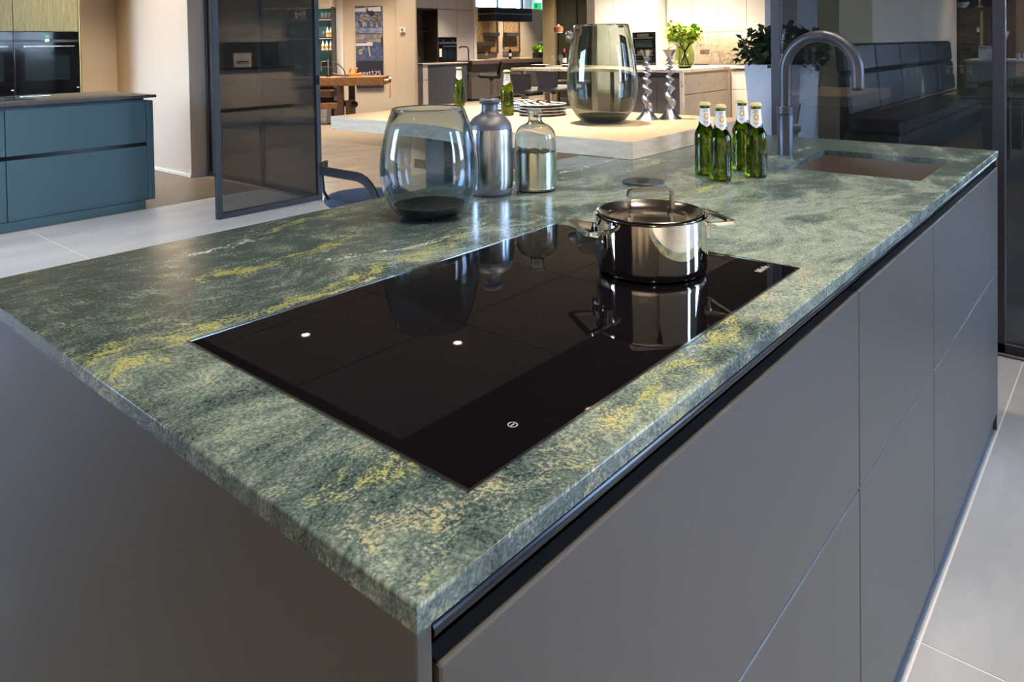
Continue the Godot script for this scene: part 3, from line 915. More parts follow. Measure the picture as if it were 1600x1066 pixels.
func vases() -> void:
	var p := [Vector2(0, 0.001), Vector2(0.045, 0.0)]
	p.append_array(curve([Vector2(0.056, 0.001), Vector2(0.078, 0.016), Vector2(0.097, 0.050), Vector2(0.1055, 0.092), Vector2(0.1035, 0.14), Vector2(0.093, 0.19), Vector2(0.078, 0.234)]))
	var o := thing("glass_vase", "big rounded blue-grey smoked glass vase standing on the green worktop", "vase", Vector3(0.771, H + 0.0005, -0.815))
	part(o, "vase_body", Geo.new().lathe(hollow(p, 0.0035, 0.005), 72), M.smoke_glass)
	part(o, "thick_base", Geo.new().lathe([Vector2(0, 0.0055), Vector2(0.038, 0.0060), Vector2(0.054, 0.0090), Vector2(0.068, 0.0170), Vector2(0.077, 0.0275), Vector2(0.060, 0.0215), Vector2(0.030, 0.0185), Vector2(0, 0.018)], 56), M.dark_base_glass)
	p = [Vector2(0, 0.001), Vector2(0.05, 0.0)]
	p.append_array(curve([Vector2(0.066, 0.001), Vector2(0.098, 0.020), Vector2(0.126, 0.065), Vector2(0.138, 0.13), Vector2(0.137, 0.20), Vector2(0.126, 0.29), Vector2(0.1065, 0.384)]))
	o = thing("glass_jug", "tall smoked olive glass jug with a pouring lip on the wooden bar table", "jug", Vector3(2.115, 0.9785, -1.262))
	part(o, "jug_body", Geo.new().lathe(hollow(p, 0.004, 0.006), 72), M.olive_glass)
	part(o, "thick_base", Geo.new().lathe([Vector2(0, 0.0065), Vector2(0.045, 0.0070), Vector2(0.064, 0.0100), Vector2(0.086, 0.0210), Vector2(0.097, 0.0320), Vector2(0.075, 0.025), Vector2(0.04, 0.0215), Vector2(0, 0.021)], 56), M.dark_base_glass)
	var lip := curve([Vector2(0, 0.0), Vector2(0.012, 0.004), Vector2(0.019, 0.018), Vector2(0.016, 0.034), Vector2(0.004, 0.05), Vector2(0, 0.052)], 4)
	part(o, "pouring_lip", Geo.new().lathe(lip, 20, Vector3(-0.081, 0.318, -0.094)), M.smoke_glass)
	# silver bottle
	o = thing("silver_bottle", "silver metal bottle with matt grey neck standing between the smoked vase and the clear bottle", "bottle", Vector3(1.03, H + 0.0003, -0.872))
	part(o, "body", Geo.new().lathe([Vector2(0.0535, 0.016), Vector2(0.0555, 0.03), Vector2(0.0565, 0.10), Vector2(0.0560, 0.150), Vector2(0.0545, 0.163)], 56), M.silver)
	part(o, "base", Geo.new().lathe([Vector2(0, 0), Vector2(0.048, 0), Vector2(0.052, 0.003), Vector2(0.0535, 0.008), Vector2(0.0538, 0.0165), Vector2(0.0, 0.0165)], 56), M.pewter)
	var nk := curve([Vector2(0.0548, 0.162), Vector2(0.051, 0.176), Vector2(0.040, 0.190), Vector2(0.025, 0.199), Vector2(0.0205, 0.206)], 5)
	nk.append_array([Vector2(0.0195, 0.222), Vector2(0.024, 0.224), Vector2(0.0265, 0.228), Vector2(0.026, 0.234), Vector2(0.0225, 0.237), Vector2(0.014, 0.236), Vector2(0.013, 0.20), Vector2(0.0, 0.2)])
	part(o, "neck", Geo.new().lathe(nk, 56), M.pewter)
	# clear ribbed bottle with a silvered lower half
	o = thing("clear_bottle", "clear ribbed glass bottle with tarnished silvering in its lower half", "bottle", Vector3(1.132, H + 0.0003, -0.81))
	p = [Vector2(0, 0.001), Vector2(0.046, 0.0)]
	p.append_array(curve([Vector2(0.0505, 0.003), Vector2(0.0525, 0.012), Vector2(0.0528, 0.06), Vector2(0.0525, 0.125), Vector2(0.049, 0.147), Vector2(0.038, 0.162), Vector2(0.022, 0.170), Vector2(0.0175, 0.178), Vector2(0.0172, 0.193), Vector2(0.0215, 0.197), Vector2(0.0218, 0.202)], 4))
	part(o, "glass_body", Geo.new().lathe(hollow(p, 0.0022, 0.006), 96, Vector3.ZERO, 0.75, 12, 0.008), M.clear_glass)
	var f := noise(1.0, 3, FastNoiseLite.TYPE_SIMPLEX_SMOOTH, 71)
	var g := Geo.new()
	var seg := 72
	var rows := 14
	for j in rows:
		for k in seg:
			var pt := []
			for q in [[j, k], [j, k + 1], [j + 1, k + 1], [j + 1, k]]:
				var a: float = TAU * q[1] / seg
				var top: float = 0.098 + 0.008 * f.get_noise_2d(cos(a) * 2.2, sin(a) * 2.2)
				var yy: float = lerpf(0.008, top, float(q[0]) / rows)
				pt.append([Vector3(cos(a), 0, sin(a)) * 0.0492 * (1.0 + 0.008 * cos(a * 12.0)) + Vector3(0, yy, 0), Vector3(cos(a) - 0.09 * sin(12 * a) * -sin(a), 0, sin(a) - 0.09 * sin(12 * a) * cos(a)).normalized()])
			g.quads(pt[0][0], pt[1][0], pt[2][0], pt[3][0], pt[0][1], pt[1][1], pt[2][1], pt[3][1])
	part(o, "silvering", g, M.mercury)

func label_texture() -> ImageTexture:
	var im := Image.create(128, 128, false, Image.FORMAT_RGB8)
	im.fill(Color8(238, 238, 236))
	for j in 128:
		for i in 128:
			var x := (i - 64) / 22.0
			var y := (j - 52) / 22.0
			var a := absf(x * x + y * y - 0.6)
			if a < 0.35 and not (x > 0.1 and y > -0.1 and y < 0.25): im.set_pixel(i, j, Color8(228, 178, 84))
			elif absf(x - 0.8) < 0.28 and absf(y + 0.1) < 0.7: im.set_pixel(i, j, Color8(232, 190, 100))
	for r in [[44, 10, 40, 6], [36, 20, 54, 5], [46, 86, 36, 4], [50, 94, 28, 3]]:
		for k in range(r[0], r[0] + r[2], 6):
			im.fill_rect(Rect2i(k, r[1], 4, r[3]), Color8(90, 110, 90))
	return ImageTexture.create_from_image(im)

func make_beer(label: String, at: Vector3, turn: float, group: String) -> Node3D:
	var o := thing("beer_bottle", label, "bottle", at, turn, group)
	var prof := [Vector2(0, 0.003), Vector2(0.018, 0.001), Vector2(0.024, 0.0), Vector2(0.0272, 0.002), Vector2(0.0285, 0.007), Vector2(0.0292, 0.014), Vector2(0.0284, 0.020), Vector2(0.0288, 0.03), Vector2(0.0290, 0.10), Vector2(0.0288, 0.108), Vector2(0.0272, 0.117), Vector2(0.0232, 0.126), Vector2(0.0188, 0.134), Vector2(0.0166, 0.142), Vector2(0.0150, 0.155), Vector2(0.0132, 0.175), Vector2(0.0124, 0.186), Vector2(0.0134, 0.1875), Vector2(0.0136, 0.1915), Vector2(0.0125, 0.193), Vector2(0.0125, 0.197), Vector2(0, 0.197)]
	part(o, "glass_body", Geo.new().lathe(prof, 40), M.beer_glass)
	part(o, "crown_cap", Geo.new().lathe([Vector2(0.0158, 0.1925), Vector2(0.0162, 0.1935), Vector2(0.0142, 0.199), Vector2(0.0125, 0.2012), Vector2(0.0, 0.2022)], 84, Vector3.ZERO, 0.75, 21, 0.035), M.cap_cream)
	# paper neck label, cut to a point below its front
	var rad := func(y: float) -> float:
		for i in range(9, prof.size() - 1):
			if y >= prof[i].y and y <= prof[i + 1].y:
				return lerpf(prof[i].x, prof[i + 1].x, (y - prof[i].y) / (prof[i + 1].y - prof[i].y))
		return 0.013
	var g := Geo.new()
	var cols := 28
	var rows := 6
	var P := func(i: int, j: int) -> Array:
		var u := float(i) / cols
		var a := (u - 0.5) * TAU * 0.86
		var bot := 0.1335 + 0.022 * minf(1.0, absf(u - 0.5) * 2.6)
		var y := lerpf(bot, 0.1845, float(j) / rows)
		var r: float = rad.call(y) + 0.00035
		return [Vector3(sin(a) * r, y, cos(a) * r), Vector3(sin(a), 0.15, cos(a)).normalized(), Vector2(0.5 + (u - 0.5) * 2.0, 1.0 - (y - 0.13) / 0.056)]
	for i in cols:
		for j in rows:
			var a: Array = P.call(i, j)
			var b: Array = P.call(i + 1, j)
			var c: Array = P.call(i + 1, j + 1)
			var d: Array = P.call(i, j + 1)
			g.tri(a[0], b[0], c[0], a[1], b[1], c[1], a[2], b[2], c[2])
			g.tri(a[0], c[0], d[0], a[1], c[1], d[1], a[2], c[2], d[2])
	part(o, "neck_label", g, M.beer_label)
	# raised lettering of the glass, as a ring of small bosses
	var e := Geo.new()
	var rng := RandomNumberGenerator.new()
	rng.seed = 77
	for k in 46:
		var a := rng.randf_range(-1.4, 1.4)
		var y := 0.04 + 0.012 * (k % 5) + rng.randf_range(-0.002, 0.002)
		var n := Vector3(sin(a), 0, cos(a))
		e.obox(Transform3D(Basis(Vector3.UP, a), n * 0.0291 + Vector3(0, y, 0)), Vector3(0.0035, 0.005, 0.0009), 0.0004)
	part(o, "embossing", e, M.beer_glass)
	return o

func beers() -> void:
	var lb := mat("beer_label", Color.WHITE, 0.45)
	lb.albedo_texture = label_texture()
	lb.texture_repeat = false
	var cam := Vector3(-0.314, 0, 0.36)
	var face := func(p: Vector3, off: float) -> float:
		return atan2(cam.x - p.x, cam.z - p.z) + off
	var spots := [
		[Vector3(1.53, H + 0.0003, -0.497), 0.28, "green beer bottle in front of the left pair beside the pot, nearest the hob"],
		[Vector3(1.584, H + 0.0003, -0.568), 0.30, "green beer bottle at the back of the left pair beside the pot"],
		[Vector3(1.628, H + 0.0003, -0.44), 0.05, "green beer bottle in front of the right pair, nearest the tap"],
		[Vector3(1.711, H + 0.0003, -0.515), -0.03, "green beer bottle at the back of the right pair by the tap"]]
	var first: Node3D
	for i in 4:
		var p: Vector3 = spots[i][0]
		if i == 0: first = make_beer(spots[i][2], p, face.call(p, spots[i][1]), "beer bottles on the worktop")
		else: copy(first, p, face.call(p, spots[i][1]), spots[i][2])
	var q := Vector3(2.40, 0.9785, -2.34)
	copy(first, q, face.call(q, 0.1), "green beer bottle at the far end of the wooden bar table", "beer bottles on the bar table")
	q = Vector3(2.135, 0.9785, -1.778)
	copy(first, q, face.call(q, -0.6), "green beer bottle beside the striped plates on the wooden bar table", "beer bottles on the bar table")

func stripes_texture(spotted: bool) -> ImageTexture:
	var f := noise(1.0, 3, FastNoiseLite.TYPE_SIMPLEX_SMOOTH, 81)
	var im := Image.create(256, 256, false, Image.FORMAT_RGB8)
	for j in 256:
		for i in 256:
			var x := (i - 128) / 128.0
			var y := (j - 128) / 128.0
			var dark: bool
			if spotted:
				var a := absf(fposmod(atan2(y, x) * 9.0 / PI + 3.0 * x, 2.0) - 1.0)
				dark = f.get_noise_2d(x * 3.0, y * 3.0) > -0.12 and a > 0.22
			else:
				dark = sin((x * 0.8 + y * 0.6) * 20.0 + 3.0 * f.get_noise_2d(x * 1.5, y * 1.5)) > 0.0
			im.set_pixel(i, j, Color8(24, 24, 26) if dark else Color8(232, 230, 224))
	return ImageTexture.create_from_image(im)

func pattern_plate(called: String, label: String, at: Vector3, turn: float, R: float, print_m: Material, group: String) -> void:
	var o := thing(called, label, "plate", at, turn, group)
	part(o, "underside", Geo.new().lathe([Vector2(0, 0.0), Vector2(R * 0.55, 0.0), Vector2(R * 0.62, 0.002), Vector2(R * 0.965, 0.0080)], 48), M.black)
	part(o, "rim", Geo.new().lathe([Vector2(R * 0.965, 0.0080), Vector2(R, 0.0100), Vector2(R, 0.0118), Vector2(R * 0.975, 0.0124)], 48), M.porcelain)
	var g := Geo.new().lathe([Vector2(R * 0.975, 0.0124), Vector2(R * 0.94, 0.0112), Vector2(R * 0.62, 0.0058), Vector2(R * 0.5, 0.0045), Vector2(0, 0.004)], 48)
	for i in g.v.size():
		g.t[i] = Vector2(0.5 + g.v[i].x / R / 2.0, 0.5 + g.v[i].z / R / 2.0)
	part(o, "printed_face", g, print_m)

func table_things() -> void:
	var zs := mat("plate_stripes", Color.WHITE, 0.2)
	zs.albedo_texture = stripes_texture(false)
	var zc := mat("plate_spokes", Color.WHITE, 0.2)
	zc.albedo_texture = stripes_texture(true)
	var which := ["lowest", "second from the bottom", "second from the top", "topmost"]
	for k in 4:
		pattern_plate("striped_plate", "black and white striped plate, %s of the stack on the bar table" % which[k], Vector3(2.235, 0.9783 + 0.0130 * k, -1.66), 0.4 + 0.02 * k, 0.107, M.plate_stripes, "striped plates on the bar table")
	for k in 3:
		pattern_plate("patterned_plate", "dark plate with white spokes, %s of the flat stack by the far beer bottle" % ["lowest", "middle one", "topmost"][k], Vector3(2.39, 0.9783 + 0.0130 * k, -1.93), 0.2 * k, 0.138, M.plate_spokes, "spoked plates on the bar table")
	# twisted candlesticks
	var names := ["twisted silver candlestick standing closer to the smoked jug", "twisted silver candlestick standing farther from the smoked jug, nearer the table corner"]
	var at := [Vector3(2.305, 0.9783, -1.172), Vector3(2.378, 0.9783, -1.108)]
	for c in 2:
		var o := thing("candlestick", names[c], "candlestick", at[c], 1.2 * c, "twisted candlesticks on the bar table")
		var g := Geo.new()
		var n := 110
		var seg := 20
		var ring := func(i: int) -> Array:
			var y := 0.282 * i / n
			var s := clampf((y - 0.028) / 0.225, 0.0, 1.0)
			var turn := TAU * (1.5 * s + 3.0 * s * s + 2.2 * s * s * s)
			var amp := 0.0105 * (1.0 - 0.6 * s) * smoothstep(0.02, 0.07, y) * (1.0 - smoothstep(0.245, 0.262, y))
			var r := lerpf(0.0185, 0.0088, pow(s, 0.75))
			if y < 0.05: r = lerpf(0.048, r, smoothstep(0.0, 1.0, pow(y / 0.05, 0.55)))
			if y > 0.25: r = lerpf(0.0085, 0.0265, pow((y - 0.25) / 0.032, 0.9))
			elif s > 0.8: r += 0.004 * (0.5 + 0.5 * sin(s * 60.0))
			var ce := Vector3(cos(turn) * amp, y, sin(turn) * amp)
			var out := []
			for k in seg:
				var a := TAU * k / seg
				out.append(ce + Vector3(cos(a), 0, sin(a)) * r)
			return out
		var rows := []
		for i in n + 1: rows.append(ring.call(i))
		var nr := func(i: int, k: int) -> Vector3:
			var a: Vector3 = rows[i][(k + 1) % seg] - rows[i][(k + seg - 1) % seg]
			var b: Vector3 = rows[mini(i + 1, n)][k] - rows[maxi(i - 1, 0)][k]
			return b.cross(a).normalized()
		for i in n:
			for k in seg:
				var j := (k + 1) % seg
				g.quads(rows[i][k], rows[i][j], rows[i + 1][j], rows[i + 1][k], nr.call(i, k), nr.call(i, j), nr.call(i + 1, j), nr.call(i + 1, k))
		for k in seg:
			g.tri(rows[n][k], rows[n][(k + 1) % seg], Vector3(0, 0.268, 0), Vector3.UP, Vector3.UP, Vector3.UP)
			g.tri(rows[0][k], rows[0][(k + 1) % seg], Vector3.ZERO, Vector3.DOWN, Vector3.DOWN, Vector3.DOWN)
		part(o, "twisted_stem", g, M.aluminium)

func bar_table() -> void:
	var o := thing("bar_table", "thick pale oak bar table resting across the back of the island", "table", Vector3(1.68, 0.0, -0.862))
	part(o, "tabletop", bx(0, H + 0.0004, -1.59, 0.87, 0.978, 0, 0.0015), M.pale_oak)
	part(o, "leg", bx(0.62, 0.0, -1.16, 0.69, H + 0.0004, -1.02, 0.002), M.oak_smoked)
	part(o, "leg", bx(0.18, 0.0, -1.16, 0.25, H + 0.0004, -1.02, 0.002), M.oak_smoked)

func arm_band(p: Array) -> Geo:
	# the band stands on edge: its width follows the outward side of the path
	var b := Geo.new()
	for i in p.size() - 1:
		var e := []
		for m in [i, i + 1]:
			var d: Vector3 = (p[mini(m + 1, p.size() - 1)] - p[maxi(m - 1, 0)]).normalized()
			var flat := Vector3(p[m].x, 0, minf(p[m].z + 0.045, 0.0)).normalized()
			var w := d.cross(flat).normalized()
			e.append([p[m], flat, w])
		for s in [1.0, -1.0]:
			b.quads(e[0][0] + e[0][1] * 0.005 * s + e[0][2] * 0.024, e[0][0] + e[0][1] * 0.005 * s - e[0][2] * 0.024, e[1][0] + e[1][1] * 0.005 * s - e[1][2] * 0.024, e[1][0] + e[1][1] * 0.005 * s + e[1][2] * 0.024, e[0][1] * s, e[0][1] * s, e[1][1] * s, e[1][1] * s)
			b.quads(e[0][0] + e[0][1] * 0.005 + e[0][2] * 0.024 * s, e[0][0] - e[0][1] * 0.005 + e[0][2] * 0.024 * s, e[1][0] - e[1][1] * 0.005 + e[1][2] * 0.024 * s, e[1][0] + e[1][1] * 0.005 + e[1][2] * 0.024 * s, e[0][2] * s, e[0][2] * s, e[1][2] * s, e[1][2] * s)
	return b

func chair() -> void:
	var o := thing("armchair", "low armchair with round navy seat and curved black band armrest behind the island", "chair", Vector3(2.27, 0, -2.96))
	var g := Geo.new()
	var seat := curve([Vector2(0, 0.405), Vector2(0.17, 0.405), Vector2(0.215, 0.415), Vector2(0.235, 0.438), Vector2(0.222, 0.458), Vector2(0.16, 0.468), Vector2(0, 0.472)], 4)
	part(o, "seat", g.lathe(seat, 48), M.navy_fabric)
	# armrest bands: each up from a front leg and back beside the sitter, ending in a short curl
	for s in [-1.0, 1.0]:
		var p := []
		for k in 4: p.append(Vector3(-0.235, 0.02 + 0.13 * k, 0.40))
		for k in range(1, 8):
			var a := PI / 2 * k / 7.0
			p.append(Vector3(-0.235, 0.44 + 0.18 * sin(a), 0.40 - 0.18 * (1.0 - cos(a))))
		for k in range(1, 6): p.append(Vector3(-0.235, 0.62, 0.22 - 0.05 * k))
		for k in range(1, 10):
			var a := PI + PI * k / 24.0
			p.append(Vector3(0.235 * cos(a), 0.62, -0.045 + 0.21 * sin(a)))
		if s > 0:
			p.resize(13)                      # the far arm is the shorter one
			for k in p.size(): p[k].x = -p[k].x
		var b := arm_band(p)
		part(o, "armrest", b, M.lacquer_black)
	for s in [-1.0, 1.0]:
		part(o, "arm_support", Geo.new().tube([Vector3(s * 0.215, 0.60, -0.11), Vector3(s * 0.213, 0.50, -0.10), Vector3(s * 0.20, 0.44, -0.06), Vector3(s * 0.17, 0.41, 0.0)], 0.009, 8), M.lacquer_black)
		part(o, "leg", Geo.new().tube([Vector3(s * 0.14, 0.41, -0.12), Vector3(s * 0.2, 0.0, -0.2)], 0.011, 8), M.lacquer_black)
	part(o, "seat_rail", Geo.new().tube([Vector3(-0.23, 0.40, 0.25), Vector3(0.23, 0.40, 0.25)], 0.01, 8), M.lacquer_black)

# ---------------------------------------------------------------- glazing
func framed_glass(o: Node3D, along_x: bool, a: float, b: float, y1: float, posts: Array, w: float, m: Material, pm: Material) -> void:
	# frame bars and one pane between each two posts, in the thing's own axes
	var bar := func(u0: float, v0: float, u1: float, v1: float) -> Geo:
		return bx(u0, v0, -0.02, u1, v1, 0.02, 0.002) if along_x else bx(-0.02, v0, u0, 0.02, v1, u1, 0.002)
	part(o, "bottom_rail", bar.call(a + w, 0.0, b - w, w), m)
	part(o, "top_rail", bar.call(a + w, y1 - w, b - w, y1), m)
	var all := [a]
	all.append_array(posts)
	all.append(b)
	for k in all.size():
		var c: float = all[k]
		var c0 := c if k == 0 else (c - w if k == all.size() - 1 else c - w / 2.0)
		part(o, "post", bar.call(c0, 0.0, c0 + w, y1), m)
	for k in all.size() - 1:
		var u0: float = all[k] + (w if k == 0 else w / 2.0)
		var u1: float = all[k + 1] - (w if k == all.size() - 2 else w / 2.0)
		part(o, "pane", bx(u0, w, -0.004, u1, y1 - w, 0.004) if along_x else bx(-0.004, w, u0, 0.004, y1 - w, u1), pm)

func glazing() -> void:
	var o := thing("glass_door", "tall smoked glass door in a slim dark frame left of the smoked vase", "glass door", Vector3(2.42, 0.002, -4.97))
	framed_glass(o, true, 0.0, 0.935, 2.6, [], 0.042, M.frame, M.tinted_pane)
	part(o, "handle", bx(0.905, 0.98, 0.02, 0.918, 1.06, 0.045, 0.003), M.frame)
	o = thing("glass_partition", "smoked glass partition running from the beige pillar behind the glass door", "glass partition", Vector3(3.37, 0.002, -6.95))
	framed_glass(o, false, 0.0, 1.95, 2.6, [1.04], 0.04, M.frame, M.light_tinted_pane)
	o = thing("glass_partition", "smoked glass partition with plum-black posts behind the tap and the end of the island", "glass partition", Vector3(3.24, 0.002, -1.018))
	framed_glass(o, false, 0.0, 2.2, 2.6, [0.932], 0.044, M.frame_plum, M.light_tinted_pane)
	single("floor_cable", "thin grey floor cable lying along the foot of the glass partition", "cable", Geo.new().tube([Vector3(0, 0, -0.6), Vector3(0.004, 0, -0.1), Vector3(-0.008, 0, 0.3), Vector3(0.01, 0, 0.9)], 0.0065, 8), M.slate, Vector3(3.195, 0.0068, 0.0))

# ---------------------------------------------------------------- petrol kitchen on the left
func oven_front(o: Node3D, x0: float, x1: float, y0: float, y1: float, z: float, mirror := false) -> void:
	# an oven facing +z
	var ov := part(o, "oven", bx(x0 + 0.003, y0, z - 0.02, x1 - 0.003, y1, z, 0.002), M.oven_black)
	part(ov, "control_strip", bx(x0 + 0.004, y1 - 0.105, z, x1 - 0.004, y1 - 0.078, z + 0.003), M.oven_trim)
	part(ov, "door_window", bx(x0 + 0.09, y0 + 0.14, z, x1 - 0.09, y1 - 0.2, z + 0.0015), M.oven_window)
	part(ov, "handle_bar", bx(x0 + 0.08, y1 - 0.152, z + 0.018, x1 - 0.05, y1 - 0.14, z + 0.03, 0.003), M.steel)
	part(ov, "control_knob", Geo.new().obox(Transform3D(Basis(Vector3.RIGHT, PI / 2), Vector3((x0 + x1) / 2, y1 - 0.086, z + 0.012)), Vector3(0.04, 0.024, 0.04), 0.009), M.steel)
	part(ov, "clock_display", bx((x0 + x1) / 2 - 0.016, y1 - 0.052, z, (x0 + x1) / 2 + 0.016, y1 - 0.036, z + 0.001), M.exit_green)
	part(ov, "sticker", bx(x1 - 0.03, y0 + 0.05, z, x1 - 0.008, y0 + 0.06, z + 0.001), M.card)

func petrol_kitchen() -> void:
	var z := -5.86
	var o := thing("petrol_island", "petrol blue kitchen island with wide drawers standing at the left", "kitchen island", Vector3(0, 0, z))
	part(o, "carcass", bx(-0.68, 0.06, -0.98, 2.296, 0.888, -0.022), M.petrol)
	part(o, "plinth", bx(-0.66, 0.0, -0.95, 2.265, 0.064, 0.02, 0.001), M.petrol)
	for q in [[-0.685, 0.302], [0.306, 1.303], [1.309, 2.294]]:
		part(o, "drawer_front", bx(q[0], 0.541, -0.022, q[1], 0.878, 0.0, 0.002), M.petrol)
		part(o, "drawer_front", bx(q[0], 0.066, -0.022, q[1], 0.509, 0.0, 0.002), M.petrol)
	part(o, "grip_gap", bx(-0.685, 0.509, -0.06, 2.294, 0.541, -0.018), M.channel)
	part(o, "end_panel", bx(2.299, 0.064, -0.98, 2.35, 0.882, 0.004, 0.002), M.petrol)
	single("petrol_worktop", "thin dark grey worktop lying on the petrol blue island", "worktop", Geo.new().prism([Vector2(-0.70, 0.015), Vector2(2.375, 0.015), Vector2(2.375, -0.99), Vector2(-0.70, -0.99)], 0.905, 0.928), M.petrol_top, Vector3(0, 0, z))
	single("petrol_worktop_support", "dark recessed band between petrol blue drawers and grey worktop", "support band", bx(-0.66, 0.888, -0.96, 2.29, 0.905, -0.03), M.black, Vector3(0, 0, z))
	o = thing("flat_hob", "black glass hob lying on the petrol kitchen's grey worktop", "hob", Vector3(1.2, 0.928, -6.45))
	part(o, "glass_plate", bx(-0.45, 0, -0.26, 0.4, 0.005, 0.26, 0.001), M.hob_glass)
	part(o, "steel_edge", bx(0.4, 0, -0.26, 0.62, 0.012, -0.1, 0.003), M.steel)
	# tall units with two ovens
	o = thing("oven_cabinet", "tall green-brown veneer cupboards with two black ovens at the left edge", "oven cabinet", Vector3(0, 0, -8.1))
	part(o, "carcass", bx(-1.2, 0.0, -0.62, 2.575, 2.5, -0.022), M.oak_smoked)
	for q in [[1.385, 1.982], [1.986, 2.57]]:
		part(o, "upper_door", bx(q[0] + 0.002, 1.505, -0.02, q[1] - 0.002, 2.5, 0.0, 0.0015), M.green_veneer)
		part(o, "lower_door", bx(q[0] + 0.002, 0.08, -0.02, q[1] - 0.002, 0.862, 0.0, 0.0015), M.green_veneer)
		oven_front(o, q[0], q[1], 0.868, 1.5, 0.0)
	for k in 4:
		part(o, "tall_door", bx(-1.2 + 0.645 * k + 0.002, 0.08, -0.02, -1.2 + 0.645 * (k + 1) - 0.002, 2.5, 0.0, 0.0015), M.green_veneer)
	part(o, "end_panel", bx(2.575, 0.0, -0.62, 2.594, 2.5, 0.004, 0.001), M.brass)

# ---------------------------------------------------------------- workbench corner, turned to stand along its slanted wall
func bench() -> void:
	var o := thing("workbench", "old wooden joiner's workbench with vice standing before the poster wall", "workbench", slant(0, 12.35), YAW)
	var x0 := -4.3
	var x1 := -2.16
	part(o, "bench_top", bx(x0, 0.66, -0.55, x1, 0.80, 0.0, 0.006), M.bench_wood)
	part(o, "vice_jaw", bx(-2.9, 0.655, 0.0, x1, 0.805, 0.06, 0.006), M.bench_wood)
	for s in [[-2.95, -0.04], [-2.86, -0.5], [-3.98, -0.04], [-3.92, -0.5]]:
		part(o, "leg", bx(s[0], 0.0, s[1] - 0.05, s[0] + 0.1, 0.66, s[1] + 0.04, 0.004), M.bench_wood_dark)
	part(o, "stretcher", bx(-4.1, 0.27, -0.07, -2.95, 0.37, -0.01, 0.004), M.bench_wood)
	part(o, "stretcher", bx(-4.1, 0.27, -0.54, -2.80, 0.37, -0.48, 0.004), M.bench_wood_dark)
	part(o, "tenon", Geo.new().tube([Vector3(-2.77, 0.32, -0.27), Vector3(-2.68, 0.32, -0.27), Vector3(-2.66, 0.32, -0.27)], [0.05, 0.05, 0.02], 12), M.bench_wood_dark)
	part(o, "foot", bx(-2.82, 0.12, -0.5, -2.76, 0.40, -0.04, 0.004), M.bench_wood_dark)
	part(o, "drawer", bx(-4.05, 0.46, -0.5, -3.06, 0.56, -0.02, 0.004), M.bench_wood_dark)
	part(o, "tool_tray", bx(-4.05, 0.56, -0.5, -3.0, 0.6, -0.02, 0.004), M.bench_wood)
	var vs := part(o, "vice_screw", Geo.new().tube([Vector3(x1, 0.735, -0.02), Vector3(x1 + 0.09, 0.735, -0.02)], 0.018, 12).obox(Transform3D(Basis(), Vector3(x1 + 0.10, 0.735, -0.02)), Vector3(0.045, 0.09, 0.05), 0.01), M.steel)
	part(vs, "vice_handle", Geo.new().tube([Vector3(x1 + 0.10, 0.70, 0.0), Vector3(x1 + 0.098, 0.44, 0.0)], 0.013, 10), M.stick_wood)
	o = thing("hand_plane", "small yellow wooden hand plane lying on the workbench", "hand plane", slant(-2.62, 12.42, 0.8005), YAW)
	part(o, "plane_body", bx(-0.13, 0.0, -0.03, 0.06, 0.06, 0.03, 0.005), M.plane_wood)
	part(o, "plane_horn", Geo.new().tube([Vector3(-0.11, 0.05, 0), Vector3(-0.125, 0.10, 0), Vector3(-0.105, 0.15, 0)], [0.018, 0.02, 0.012], 10), M.plane_wood)
	part(o, "plane_wedge", Geo.new().obox(Transform3D(Basis(Vector3.BACK, -0.35), Vector3(-0.02, 0.10, 0)), Vector3(0.03, 0.12, 0.04), 0.004), M.plane_wood)
	o = thing("bench_tool", "dark flat wooden tool lying on the workbench left of the plane", "tool", slant(-2.80, 12.72, 0.8005), YAW)
	part(o, "tool_bar", bx(-0.2, 0.0, -0.03, 0.08, 0.03, 0.03, 0.004), M.bench_wood_dark)
	part(o, "tool_grip", Geo.new().tube([Vector3(-0.2, 0.02, 0), Vector3(-0.3, 0.05, 0)], 0.018, 8), M.bench_wood_dark)
	o = thing("desk_lamp", "thin black arched desk lamp with silver foot on the workbench", "lamp", slant(-3.02, 12.5, 0.8005), YAW)
	part(o, "lamp_foot", Geo.new().lathe([Vector2(0, 0), Vector2(0.05, 0), Vector2(0.045, 0.012), Vector2(0.012, 0.02), Vector2(0, 0.02)], 16, Vector3(0.18, 0, 0)), M.steel)
	var p := []
	for k in 13:
		var a := PI * 0.9 * k / 12.0
		p.append(Vector3(0.06 + 0.12 * cos(a), 0.02 + 0.24 * sin(a * 0.62), 0))
	part(o, "lamp_arm", Geo.new().tube(p, 0.009, 8), M.black)
	o = thing("metal_stand", "small silver press stand at the left end of the workbench", "stand", slant(-3.14, 12.55, 0.8005), YAW)
	part(o, "foot", Geo.new().lathe([Vector2(0, 0), Vector2(0.045, 0), Vector2(0.04, 0.015), Vector2(0, 0.02)], 16), M.steel)
	part(o, "column", Geo.new().tube([Vector3(0, 0.01, 0), Vector3(0, 0.30, 0)], 0.011, 8), M.steel)
	part(o, "arm", Geo.new().tube([Vector3(0, 0.27, 0), Vector3(-0.12, 0.27, 0), Vector3(-0.12, 0.1, 0)], 0.01, 8), M.steel)
	for k in 2:
		single("storage_box", ["wide pale grey storage box on the floor under the workbench, lower one", "pale grey storage box under the workbench, upper one"][k], "box", bx(-0.36, 0, -0.18, 0.36, 0.13, 0.16, 0.01), M.cream_front, slant(-3.52, 12.62, 0.002 + 0.132 * k), YAW, "boxes under the workbench")
	# posters
	var spots := [["photo_poster", "blue-toned poster of two sheep standing on paving, topmost of three", 1.545, 2.04, true], ["photo_poster", "blue-toned poster of a table and sheep in a yard, middle of three", 1.055, 1.538, false]]
